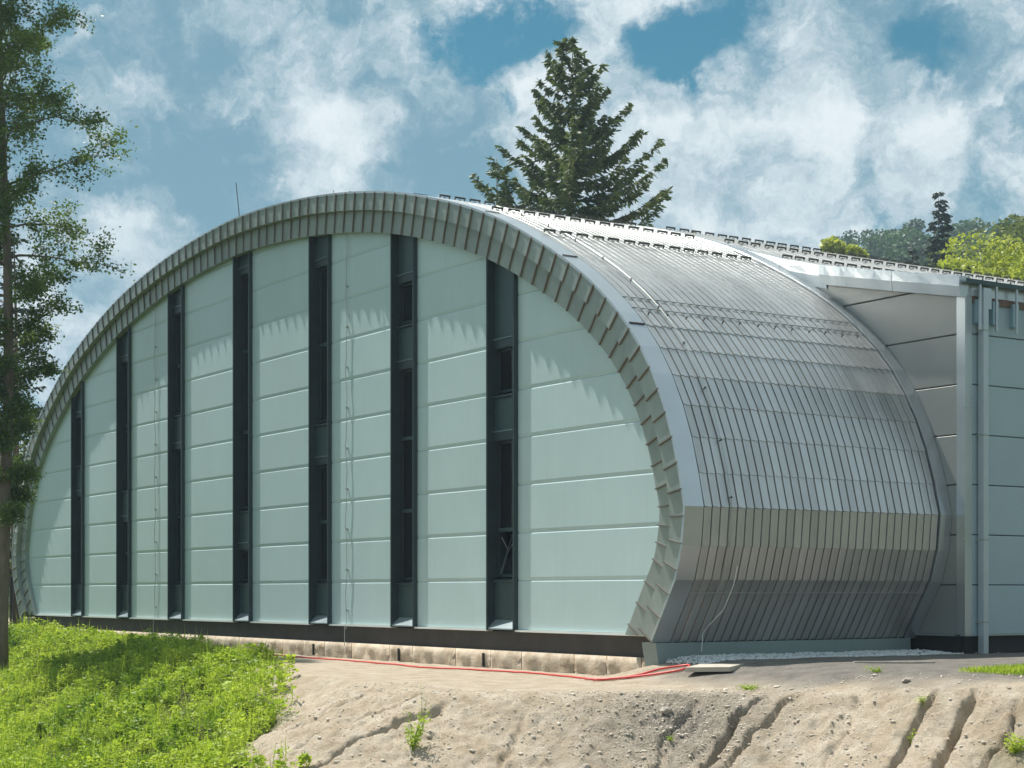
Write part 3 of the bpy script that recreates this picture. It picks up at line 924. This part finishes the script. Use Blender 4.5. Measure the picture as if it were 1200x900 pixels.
# conductors down the end wall
for xw, zt in ((-37.95, 11.5), (-50.55, 11.35)):
    pts = [(xw, YR0 - .08, zt), (xw, YR0 - .08, zt - .42), (xw + .02, YI - .08, zt - .5), (xw, YI - .09, zt - .9), (xw, Y0 - .05, zt - 1.05)]
    z = zt - 1.3
    while z > .55: pts.append((xw + .03 * math.sin(z * 3.3) + .02 * math.sin(z * 7), Y0 - .05, z)); z -= .25
    pts += [(xw, Y0 - .1, .8), (xw, Y0 - .1, .3)]
    wo = HB().tube(pts, .010, 5).build('conductor_wire', M['wire'])
    z = 1.15
    while z < zt - 1.5:
        HB().box(xw - .035, xw + .005, Y0 - .06, Y0, z, z + .05).build('wire_clip', M['wire'], wo); z += 1.0
HB().tube([(CX - .05, 19.95, 11.85), (CX - .22, 19.9, 13.0)], .012, 5).build('lightning_rod', M['guard'])

# ------------------------------------------------------------------ small things on the ground
hp = [(-44.56, 18.66), (-41.65, 19.1), (-38.48, 19.0), (-35.91, 19.05), (-33.4, 18.8), (-31.84, 18.6), (-30.11, 18.9), (-28.3, 19.05), (-26.9, 18.8), (-25.51, 18.5)]


def smooth_path(p, per=8):
    P = [np.array(q) for q in p]; P = [P[0]] + P + [P[-1]]; out = []
    for i in range(1, len(P) - 2):
        for t in np.linspace(0, 1, per, endpoint=False):
            p0, p1, p2, p3 = P[i - 1:i + 3]
            out.append(.5 * (2 * p1 + (p2 - p0) * t + (2 * p0 - 5 * p1 + 4 * p2 - p3) * t * t + (3 * p1 - p0 - 3 * p2 + p3) * t ** 3))
    out.append(P[-1]); return out


def ground_tube(name, path, r, m, lift=0.):
    q = smooth_path(path); b = MB()
    b.tube([(p[0], p[1], tz(p[0], p[1]) + r * 1.0 + lift) for p in q], r, 7)
    return b.build(name, m, smooth=True)


tag(ground_tube('garden_hose', hp, .019, M['hose']), 'long red hose lying along the foot of the stone base', 'hose')
hp2 = [(-25.62, 18.35), (-25.1, 18.55), (-24.85, 18.95), (-24.75, 19.4), (-24.4, 19.75), (-24.15, 19.5), (-24.35, 19.2), (-24.75, 18.9), (-25.3, 18.3)]
tag(ground_tube('garden_hose', hp2, .021, M['hose'], .01), 'short looped red hose end at the corner of the vault', 'hose')

b = MB().box(-.42, .42, -.35, .35, -.02, .06)
o = b.build('concrete_slab', M['slab']); o.location = (-23.45, 19.6, tz(-23.45, 19.6) + .025); o.rotation_euler = (.05, -.03, .5)
tag(o, 'flat pale concrete slab lying on the gravel beside the looped hose', 'slab')
b = MB().box(-.7, .7, -.05, .05, 0, .03)
o = b.build('timber_plank', M['slab']); o.location = (-21.5, 22.0, tz(-21.5, 22.0) + .01); o.rotation_euler = (0, 0, 1.0)
tag(o, 'pale timber plank lying on the grey gravel', 'plank')


def ico(seed, sub=1):
    import bmesh
    bm = bmesh.new(); bmesh.ops.create_icosphere(bm, subdivisions=sub, radius=1)
    r = random.Random(seed)
    for v in bm.verts: v.co = v.co * r.uniform(.7, 1.15)
    V = np.array([v.co[:] for v in bm.verts]); F = np.array([[q.index for q in f.verts] for f in bm.faces]); bm.free(); return V, F


def scatter_rocks(name, pts, sizes, m, flat=.65):
    bases = [ico(k) for k in range(8)]; VV = []; FF = []; n0 = 0
    rr = np.random.default_rng(len(pts))
    for (x, y, z), s in zip(pts, sizes):
        V, F = bases[rr.integers(8)]; a = rr.uniform(0, 6.28); ca, sa = math.cos(a), math.sin(a)
        q = V * [s * rr.uniform(.7, 1.3), s * rr.uniform(.6, 1.0), s * flat * rr.uniform(.7, 1.2)]
        q = np.stack([q[:, 0] * ca - q[:, 1] * sa, q[:, 0] * sa + q[:, 1] * ca, q[:, 2]], 1) + [x, y, z]
        VV.append(q); FF.append(F + n0); n0 += len(V)
    V = np.concatenate(VV); F = np.concatenate(FF)
    return quads(name, V[F], m, n=3)


# white gravel strip along the foot of the vault
k = 5200
gx = rng.uniform(-25.35, -23.85, k); gy = rng.uniform(19.9, 27.6, k)
ok = gx < -24.25 + .35 * fbm(gy * 1.1, gy * 0, 3, 8) + .12
gx, gy = gx[ok], gy[ok]; gz = terrain(gx, gy)
pile = .05 * sstep(-24.2, -24.7, gx)
tag(scatter_rocks('gravel_strip', np.stack([gx, gy, gz + pile * rng.uniform(.2, 1, len(gx))], 1), rng.uniform(.02, .045, len(gx)), M['gravel']),
    'white gravel strip along the foot of the vault', 'gravel', kind='stuff')
# loose stones and clods on the bank
k = 48000
gx = rng.uniform(-27, -14.5, k); gy = rng.uniform(12, 20.5, k); d = edge_dist(gx, gy)
st = np.exp(-(((gx + 20.9) / 1.4) ** 2 + ((gy - 16.8) / 1.8) ** 2))
ok = (d > -.9) & (d < 4) & (rng.uniform(0, 1, k) < .22 + .9 * st)
gx, gy = gx[ok], gy[ok]; gz = terrain(gx, gy)
sz = np.exp(rng.normal(-4.55, .6, len(gx))); sz = np.clip(sz, .006, .055)
tag(scatter_rocks('bank_stones', np.stack([gx, gy, gz + sz * .1], 1), sz, M['pebble']), 'loose stones and clods strewn over the sandy bank', 'stones', kind='stuff')
for i, (x, y, s, lab) in enumerate([(-19.9, 17.45, .095, 'pale angular stone beside the forked gully in the bank'), (-21.15, 16.7, .085, 'grey stone on the dark stony part of the bank'),
                                    (-20.6, 14.75, .09, 'rounded tan stone low on the stony bank'), (-33.6, 15.2, .17, 'large pale stone at the edge of the weeds'),
                                    (-18.9, 19.6, .07, 'small pale stone at the top edge of the sandy bank')]):
    V, F = ico(40 + i, 2); o = raw('bank_rock', V * [s * 1.2, s, s * .75], F, M['rock']); o.location = (x, y, tz(x, y) + s * .3); o.rotation_euler = (0, 0, i * 1.3)
    tag(o, lab, 'stone')

# ------------------------------------------------------------------ plants


def rand_dirs(k, r): v = r.normal(size=(k, 3)); return v / np.linalg.norm(v, axis=1)[:, None]


def leaves(C, size, r, flat=.0, aspect=.6, droop=0.):
    """C: (K,3) centres -> (K,4,3) rhombic leaves of random attitude"""
    k = len(C); a = rand_dirs(k, r); a[:, 2] = a[:, 2] * (1 - flat) - droop; a /= np.linalg.norm(a, axis=1)[:, None]
    b = np.cross(a, rand_dirs(k, r)); b /= np.linalg.norm(b, axis=1)[:, None] + 1e-9
    s = (size * r.uniform(.6, 1.35, k))[:, None]
    c = np.cross(a, b)
    return np.stack([C - a * s * .5, C + b * s * .5 * aspect + c * s * .08, C + a * s * .5, C - b * s * .5 * aspect + c * s * .08], 1)


def broadleaf(name, loc, H, crown, trunk_r, nbr, leaf, nleaf, m, mb, seed, lean=None, z0f=.15, spread=.32):
    """crown: list of (height fraction, radius). Trunk with limbs, limbs with twigs, leaves round the twigs."""
    r = np.random.default_rng(seed); root = empty(name, loc); b = MB(); C = []
    hs = np.linspace(0, 1, 15); lx = np.interp(hs, *zip(*[(q[0], q[1]) for q in lean])) if lean else fbm(hs * 3, hs * 0 + seed, 3, seed) * H * .05
    lyv = np.interp(hs, *zip(*[(q[0], q[2]) for q in lean])) if lean else fbm(hs * 3, hs * 0 + seed + 9, 3, seed + 3) * H * .05
    axis_ = np.stack([lx, lyv, hs * H], 1)
    rad = trunk_r * (1 - hs) ** .8 + .012; rad[0] *= 1.25
    b.tube(axis_, list(rad), 9)
    cf, cr = zip(*crown)
    for i in range(nbr):
        f = z0f + (1 - z0f) * ((i + r.uniform(0, 1)) / nbr) ** .92; f = min(f, .985)
        p = np.array([np.interp(f, hs, axis_[:, k]) for k in range(3)])
        R = float(np.interp(f, cf, cr)) * r.uniform(.65, 1.12); az = i * 2.399 + r.uniform(-.4, .4)
        up = r.uniform(.25, .8); d = np.array([math.cos(az), math.sin(az), up]); n = 7; pts = [p]
        for s in range(n):
            d = d + np.array([*r.normal(0, .13, 2), r.normal(-.02, .12)]); d /= np.linalg.norm(d)
            pts.append(pts[-1] + d * R * 1.12 / n)
        r0 = max(.012, trunk_r * .34 * (1 - f) ** .6 * min(1, R / 3 + .3))
        b.tube(pts, [r0 * (1 - .85 * s / n) for s in range(n + 1)], 5)
        for s in range(2, n + 1):
            for t in range(2 if s < n else 3):
                td = d * .5 + rand_dirs(1, r)[0]; td /= np.linalg.norm(td); tl = R * spread * r.uniform(.5, 1.2)
                q = [pts[s], pts[s] + td * tl * .5, pts[s] + (td + np.array([0, 0, -.15])) * tl]
                b.tube(q, [r0 * .3, r0 * .2, .004], 3)
                for e in np.linspace(.25, 1.08, 4): C.append(pts[s] + td * tl * e)
    C = np.array(C); k = r.integers(0, len(C), nleaf); sig = leaf * 1.45
    L_ = leaves(C[k] + r.normal(0, 1, (nleaf, 3)) * [sig, sig, sig * .75], leaf, r, .35)
    b.build('trunk', mb, root, True); quads('crown', L_, m, root); return root


def conifer(name, loc, H, z0, R, seed, m, mb, nwh=26, dens=1., up=.25, trunk_r=.22, ragged=.25, plate=.24, power=.9):
    r = np.random.default_rng(seed); root = empty(name, loc); b = MB(); Q = []
    hs = np.linspace(0, 1, 10)
    b.tube(np.stack([fbm(hs * 2, hs * 0 + seed, 2, seed) * .5, fbm(hs * 2, hs * 0 + seed + 5, 2, seed) * .5, hs * H], 1), list(trunk_r * (1 - hs) + .015), 8)
    for w in range(nwh):
        f = (w + r.uniform(0, .8)) / nwh; z = z0 + (H - z0) * f ** .95; Lm = R * (1 - f) ** power + .18
        for k in range(int(r.integers(4, 7))):
            az = r.uniform(0, 6.283); L_ = Lm * r.uniform(1 - ragged * 1.6, 1 + ragged * .7); L_ = max(.15, L_)
            n = max(4, int(L_ / .35)); t = np.linspace(0, 1, n + 1)
            zc = z + L_ * (-.30 * t + up * 1.35 * t ** 2.2) + r.normal(0, .05) * t * L_ + (f * .55) * L_ * t
            wob = np.cumsum(r.normal(0, .03 * L_, n + 1)) * t
            pts = np.stack([np.cos(az) * L_ * t - np.sin(az) * wob, np.sin(az) * L_ * t + np.cos(az) * wob, zc], 1)
            b.tube(pts, list(np.maximum(.006, .035 * (L_ / 3) * (1 - t) + .006)), 4)
            side = np.array([-math.sin(az), math.cos(az), 0]); fw = np.array([math.cos(az), math.sin(az), 0])
            for j in range(max(3, int(L_ * 9 * dens))):
                u = r.uniform(.06, 1) ** .8; p = np.array([np.interp(u, t, pts[:, c]) for c in range(3)])
                tw = (.16 + .30 * L_ * (1 - u) * .55 + .12) * r.uniform(.6, 1.2); s = r.choice([-1, 1])
                dv = side * s * r.uniform(.25, 1) + fw * r.uniform(.35, .9) + np.array([0, 0, r.uniform(-.75, .15)]); dv /= np.linalg.norm(dv)
                nn = max(2, int(tw / (plate * .5)))
                for e in range(nn):
                    c = p + dv * tw * (e + .5) / nn + r.normal(0, .03, 3)
                    a_ = dv + r.normal(0, .28, 3); a_ /= np.linalg.norm(a_); bb = np.cross(a_, rand_dirs(1, r)[0]); bb /= np.linalg.norm(bb) + 1e-9
                    ln = plate * r.uniform(.6, 1.3) * .5; wd = plate * r.uniform(.22, .42) * .5
                    Q.append([c - a_ * ln, c + bb * wd, c + a_ * ln, c - bb * wd])
    b.build('trunk', mb, root, True); quads('crown', np.array(Q), m, root); return root


# tall alder standing in the weeds before the left end of the hall
tag(broadleaf('alder_tree', (-49.9, 15.05, tz(-49.9, 15.05) - .1), 24.5,
              [(.12, .5), (.2, .8), (.3, 1.0), (.42, 1.5), (.52, 2.3), (.66, 2.6), (.8, 2.3), (.92, 1.6), (1, .5)], .20, 70, .10, 95000, M['leaf'], M['bark'], 11,
              lean=[(0, -.1, -.05), (.2, .02, .05), (.36, .11, .16), (.48, .1, .14), (.7, -.02, -.05), (1, -.1, -.1)], z0f=.2),
    'tall slender alder with bare lower trunk standing in the weeds before the hall', 'tree')
tag(broadleaf('alder_tree', (-54.0, 3.2, tz(-54.0, 3.2) - .1), 21, [(.1, 2.2), (.4, 3.8), (.7, 3.6), (1, .6)], .22, 44, .2, 15000, M['leafm'], M['bark'], 13),
    'bright leafy alder on the weedy bank, mirrored in the window strips', 'tree', 'alders on the weedy bank')
tag(broadleaf('alder_tree', (-66.0, -1.0, tz(-66, -1) - .1), 22, [(.1, 2.2), (.4, 4.2), (.7, 4.0), (1, .6)], .24, 44, .22, 15000, M['leafm'], M['bark'], 14),
    'bright leafy alder low on the weedy bank, mirrored in the window strips', 'tree', 'alders on the weedy bank')
# spruce behind the alder
tag(conifer('spruce_tree', (-70.0, 21.6, -.2), 16.5, 2.0, 2.5, 21, M['needled'], M['barkfir'], 26, 1.8, .1, .2, .3, .3), 'dark spruce behind the bare-trunked alder', 'tree')
tag(broadleaf('bush_tree', (-78.5, 22.5, -.2), 9, [(.05, 2.5), (.4, 3.6), (.8, 2.6), (1, .8)], .14, 30, .22, 9000, M['leafm'], M['bark'], 23, z0f=.05), 'round bright bush tree behind the metal fence', 'tree')
# fir behind the hall with a smaller one beside it
tag(conifer('fir_tree', (-70.4, 49.6, 0), 29.2, 14, 6.4, 31, M['needle'], M['barkfir'], 32, 3.0, .36, .32, .28, .40, .85), 'tall ragged fir rising behind the ridge of the hall', 'tree')
tag(conifer('fir_tree', (-71.8, 46.2, 0), 23.0, 12, 3.4, 32, M['needle'], M['barkfir'], 16, 1.7, .3, .16, .35, .38, .8), 'small fir top beside the tall ragged fir', 'tree')

# ------------------------------------------------------------------ far side: hill, hill wood, spruces, maple
A0 = math.radians(33.2); FW = np.array([-math.cos(A0), math.sin(A0)]); RT = np.array([math.sin(A0), math.cos(A0)])


def polar(deg, R):           # bearing to the right of the view line to the hall, distance from the camera
    a = math.radians(deg); v = FW * math.cos(a) + RT * math.sin(a); return v * R


def hill_h(deg, R):
    top = np.interp(deg, [-60, -30, -14, 0, 9, 11.5, 14, 17, 20, 30, 60, 150], [30, 36, 28, 42, 52, 60, 66, 74, 76, 70, 66, 60])
    return -1.5 + top * sstep(150, 400, R) * (1 + .08 * np.sin(deg * .7)) * np.where(R > 400, 1, 1)


def make_hill():
    az = np.linspace(-60, 150, 211); Rs = np.concatenate([np.linspace(130, 420, 30), np.linspace(460, 900, 10)])
    V = []; F = []
    for i, a in enumerate(az):
        for j, R in enumerate(Rs):
            p = polar(a, R); V.append((p[0], p[1], float(hill_h(a, R)) + 2.0 * float(fbm(np.array([a * .9]), np.array([R * .02]), 3, 2)[0])))
    k = len(Rs)
    for i in range(len(az) - 1):
        for j in range(k - 1): a = i * k + j; F.append((a, a + k, a + k + 1, a + 1))
    o = raw('hill', V, F, M['hill'], None, True); tag(o, kind='structure')


make_hill()


def crown_mesh(seed, R, Hc, nl, ls):
    r = np.random.default_rng(seed); C = []
    for k in range(26):
        v = rand_dirs(1, r)[0] * r.uniform(.45, .95); c = v * [R, R, Hc * .5] + [0, 0, Hc * .62]
        s = R * r.uniform(.25, .45); n = nl // 26; d = rand_dirs(n, r) * (r.uniform(.55, 1.05, n) ** .5)[:, None]
        C.append(c + d * [s, s, s * .75])
    return leaves(np.concatenate(C), ls, r, .4, .75)


def tree_proto(name, seed, R, Hc, nl, ls, m, th):
    root = empty(name); MB().tube([(0, 0, -1), (0.1, 0, th * .5), (0, .1, th + Hc * .4)], [.35, .25, .08], 6).build('trunk', M['bark'], root)
    q = crown_mesh(seed, R, Hc, nl, ls); q[..., 2] += th; quads('crown', q, m, root); return root


def dup(root, loc, rz, sc):
    r = root.copy(); COL.objects.link(r); r.location = loc; r.rotation_euler = (0, 0, rz); r.scale = (sc, sc, sc * random.uniform(.9, 1.15))
    for c in list(root.children):
        d = c.copy(); COL.objects.link(d); d.parent = r
    return r


hp_ = [tree_proto('hill_tree', 60 + k, 4.2 + .5 * k, 9 + k, 2600, .75, M['leafh'], 3.5) for k in range(4)]
used = [False] * 4; rr = random.Random(5); spots = []
for k in range(4000):
    dg = rr.uniform(8.6, 20.5); R = rr.uniform(240, 415)
    p = polar(dg, R)
    if all((p[0] - q[0]) ** 2 + (p[1] - q[1]) ** 2 > 34 for q in spots): spots.append((p[0], p[1], dg, R))
    if len(spots) >= 170: break
for i, (x, y, dg, R) in enumerate(spots):
    k = i % 4; loc = (x, y, float(hill_h(dg, R)) - .5); rz = rr.uniform(0, 6.28); sc = rr.uniform(.75, 1.15)
    if used[k]: o = dup(hp_[k], loc, rz, sc)
    else: o = hp_[k]; used[k] = True; o.location = loc; o.rotation_euler = (0, 0, rz); o.scale = (sc, sc, sc)
    tag(o, 'broad green tree in the wood covering the far hillside', 'tree', 'trees on the far hillside')


def cpos(px_deg, R): p = polar(px_deg, R); return (p[0], p[1], max(0, float(hill_h(px_deg, R))) - .5)


p = cpos(13.86, 160); tag(conifer('spruce_tree', p, 36.0 - p[2] + 1.6, 8, 3.4, 41, M['needled'], M['bark'], 85, 1.1, -.12, .3, .4, .55, .6), 'tall thin dark spruce rising above the far wood', 'tree')
p = cpos(13.0, 158); tag(conifer('spruce_tree', p, 32.6 - p[2], 5, 4.0, 42, M['needled'], M['bark'], 44, 1.5, -.05, .26, .3, .75, .8), 'bushy dark spruce beside the tall thin one', 'tree')
p = cpos(14.7, 150); tag(conifer('spruce_tree', p, 29.5 - p[2], 5, 3.6, 43, M['needled'], M['bark'], 24, 1.6, -.05, .24, .3, .7, .8), 'shorter dark spruce between the tall thin one and the maple', 'tree')
for i, (dg, R, top, rad, m, lab) in enumerate([
        (15.7, 100, 21.2, 4.6, 'leafb', 'bright yellow-green maple crown rising behind the hall roof'),
        (17.4, 98, 21.6, 4.4, 'leafb', 'bright yellow-green maple crown beside the other, farther along the roof'),
        (14.4, 104, 20.9, 3.4, 'leafb', 'low bright yellow-green maple crown next to the dark spruces'),
        (10.85, 150, 32.0, 2.3, 'leafb', 'small yellow-green treetop just above the hall roof'),
        (16.0, 170, 37.0, 5.2, 'leafm', 'olive green tree behind the bright maples'),
        (17.6, 175, 40.0, 5.2, 'leafm', 'tall olive green tree behind the second bright maple'),
        (14.9, 190, 40.0, 4.6, 'leafm', 'olive green tree behind the dark spruces')]):
    p = polar(dg, R); zb = max(0, float(hill_h(dg, R))) - .3
    if i < 3: zb = -.2
    H_ = top - zb; Hc = min(H_ * .72, rad * 2.6)
    t = tree_proto('maple_tree' if i < 4 else 'hill_tree', 80 + i, rad, Hc, 13000 if i < 3 else 4200, .24 if i < 3 else .5, M[m], H_ - Hc * 1.12)
    t.location = (p[0], p[1], zb); tag(t, lab, 'tree')

# ------------------------------------------------------------------ weeds on the left bank


def weeds():
    r = np.random.default_rng(3)
    k = 15000
    x = r.uniform(-66, -22, k); y = r.uniform(7, 19.9, k)
    nz = fbm(x * .8, y * .8, 4, 3); gl = 17 - .4636 * (x + 36.7); ed = edge_dist(x, y)
    dep = FW[0] * x + FW[1] * y; lat = 600 + 2027 * (RT[0] * x + RT[1] * y) / dep
    ok = (y - gl + nz * 2.5 + r.normal(0, .25, k) < .0) & (ed > -1.7 + fbm(x * .6, y * .6, 3, 14) * 1.6) & (lat > -260) & (lat < 420) & (dep > 24) & (ed < 9.5)
    ok &= r.uniform(0, 1, k) < .35 + .65 * (fbm(x * 1.3, y * 1.3, 3, 17) > -.05)
    x, y, ed = x[ok], y[ok], ed[ok]; z = terrain(x, y)
    hgt = np.clip(.26 + fbm(x * .6, y * .6, 3, 88) * 1.3 + r.normal(0, .13, len(x)), .08, .95)
    hgt = hgt * np.clip(.35 + .65 * sstep(-1.5, .6, ed), .3, 1)
    kind = vnoise(x * .8, y * .8, 5) + r.normal(0, .12, len(x))
    out = {0: [], 1: []}
    for n, sel in ((0, kind < .58), (1, kind >= .58)):
        xs, ys, zs, hs = x[sel], y[sel], z[sel], hgt[sel]; kk = 46
        u = r.uniform(0, 1, (len(xs), kk)) ** .8; big = r.uniform(.09, .22, len(xs))[:, None] * (.6 + hs[:, None])
        an = r.uniform(0, 6.283, u.shape); q = big * np.sqrt(r.uniform(0, 1, u.shape)) * 1.15 * np.sqrt(np.clip(1.15 - u * u, .1, 1))
        lx, ly = r.normal(0, .12, (2, len(xs), 1)) * hs[None, :, None]
        C = np.stack([xs[:, None] + np.cos(an) * q + lx * u, ys[:, None] + np.sin(an) * q + ly * u, zs[:, None] + hs[:, None] * (.05 + .95 * u)], -1).reshape(-1, 3)
        sz = np.repeat(r.choice([.055, .075, .11], len(xs), p=[.4, .4, .2]) * (1.2 if n else 1), kk)
        out[n].append(leaves(C, sz, r, .75, .55))
        for rep in range(3):
            a = r.uniform(0, 6.283, len(xs)); t = r.uniform(.1, .45, len(xs)) * hs; w = .010
            base = np.stack([xs + r.normal(0, .1, len(xs)), ys + r.normal(0, .1, len(xs)), zs], 1)
            tip = base + np.stack([np.cos(a) * t, np.sin(a) * t, hs * r.uniform(.8, 1.4, len(xs)) + .05], 1)
            pv = np.stack([-np.sin(a), np.cos(a), a * 0], 1) * w; mid = (base * .45 + tip * .55) + np.array([0, 0, .03])
            out[n].append(np.stack([base - pv, mid - pv * .8, tip, mid + pv * .8], 1))
    tag(quads('weed_cover', np.concatenate(out[0]), M['weed']), 'bright green weeds covering the left bank', 'weeds', kind='stuff')
    tag(quads('weed_cover', np.concatenate(out[1]), M['weedd']), 'darker leafy weed patches among the bright weeds on the left bank', 'weeds', kind='stuff')


weeds()


def leafy_plant(name, x, y, H, nst, sp, nl, ls, m, seed, lab, cat='plant', group=None):
    r = np.random.default_rng(seed); root = empty(name, (x, y, tz(x, y) - .02)); b = MB(); C = []
    for k in range(nst):
        a = r.uniform(0, 6.28); l = r.uniform(.55, 1) * H; t = r.uniform(.2, 1) * sp
        pts = [(0, 0, 0), (math.cos(a) * t * .35, math.sin(a) * t * .35, l * .5), (math.cos(a) * t, math.sin(a) * t, l)]
        b.tube(pts, [.007, .005, .002], 4); P = np.array(pts)
        u = r.uniform(.2, 1.02, nl); C.append(np.stack([np.interp(u, [0, .5, 1], P[:, c]) for c in range(3)], 1) + r.normal(0, ls * .75, (nl, 3)))
    b.build('stem', M['weedd'], root); quads('foliage', leaves(np.concatenate(C), ls, r, .5, .5), m, root)
    tag(root, lab, cat, group); return root


leafy_plant('sapling', -22.5, 12.95, .62, 9, .34, 34, .055, M['weed'], 1, 'leafy green sapling growing low on the sandy bank')
leafy_plant('sapling', -22.9, 13.35, .85, 2, .10, 16, .045, M['weed'], 2, 'thin upright sapling in the gully beside the leafy one')
leafy_plant('weed_plant', -16.05, 18.75, .30, 10, .22, 30, .05, M['weed'], 4, 'round green weed on the bank beside the last gully')
leafy_plant('weed_plant', -17.75, 18.55, .22, 6, .10, 22, .04, M['weed'], 5, 'green weed growing down inside a narrow gully')
leafy_plant('weed_plant', -17.95, 18.95, .15, 5, .09, 18, .035, M['weed'], 6, 'small green weed at the head of the narrow gully')
leafy_plant('weed_plant', -32.7, 15.55, .34, 7, .16, 24, .05, M['weedd'], 7, 'upright weed standing on the sand at the edge of the green bank')
leafy_plant('weed_plant', -31.7, 15.2, .22, 8, .26, 24, .05, M['weed'], 8, 'spreading weed beside the large pale stone')
leafy_plant('weed_plant', -20.55, 16.3, .12, 6, .12, 16, .035, M['weedd'], 9, 'tiny green weed among the dark stones')
leafy_plant('weed_plant', -21.4, 18.6, .10, 10, .3, 18, .04, M['weed'], 10, 'flat weed patch on the gravel before the vault')
leafy_plant('weed_plant', -20.0, 20.1, .10, 8, .3, 16, .035, M['weed'], 15, 'thin flat weed patch on the gravel farther from the slab')


def grass_patch(x0, x1, y0, y1, k, seed, lab):
    r = np.random.default_rng(seed); x = r.uniform(x0, x1, k); y = r.uniform(y0, y1, k); z = terrain(x, y)
    a = r.uniform(0, 6.283, k); h = r.uniform(.04, .12, k); t = h * r.uniform(.1, .7, k)
    base = np.stack([x, y, z], 1); tip = base + np.stack([np.cos(a) * t, np.sin(a) * t, h], 1); pv = np.stack([-np.sin(a), np.cos(a), a * 0], 1) * .006
    mid = base * .5 + tip * .5 + [0, 0, .012]
    tag(quads('grass_patch', np.stack([base - pv, mid - pv, tip, mid + pv], 1), M['weed']), lab, 'grass', kind='stuff')


grass_patch(-18.6, -15.6, 20.4, 22.2, 9000, 1, 'strip of short green grass at the edge of the gravel by the bank')

# ------------------------------------------------------------------ fence behind the trunk
fe = empty('metal_fence', (-66.2, 20.3, .1)); tag(fe, 'dark metal fence at the far left end of the hall', 'fence')
for k in range(5): MB().box(-k * 1.6 - .03, -k * 1.6 + .03, k * .05 - .03, k * .05 + .03, -.2, 2.1).build('post', M['fence'], fe)
for z in (.35, 1.1, 1.95): MB().box(-6.4, 0, .0, .03, z, z + .04).build('rail', M['fence'], fe)
for k in range(32): MB().box(-.1 - k * .2, -.085 - k * .2, .09, .11, .2, 2.0).build('picket', M['fence'], fe)

# ------------------------------------------------------------------ air
hz = MB().box(-1010, 1010, -1010, 1010, -6.5, 110).build('haze', M['hill']); tag(hz, kind='stuff')
hm = bpy.data.materials.new('thin_haze'); hm.use_nodes = True; nt = hm.node_tree
for n in list(nt.nodes): nt.nodes.remove(n)
pv = nt.nodes.new('ShaderNodeVolumePrincipled'); pv.inputs['Color'].default_value = (.62, .80, .95, 1); pv.inputs['Density'].default_value = .00042; pv.inputs['Anisotropy'].default_value = .2
mo = nt.nodes.new('ShaderNodeOutputMaterial'); nt.links.new(pv.outputs[0], mo.inputs['Volume'])
hz.data.materials.clear(); hz.data.materials.append(hm)
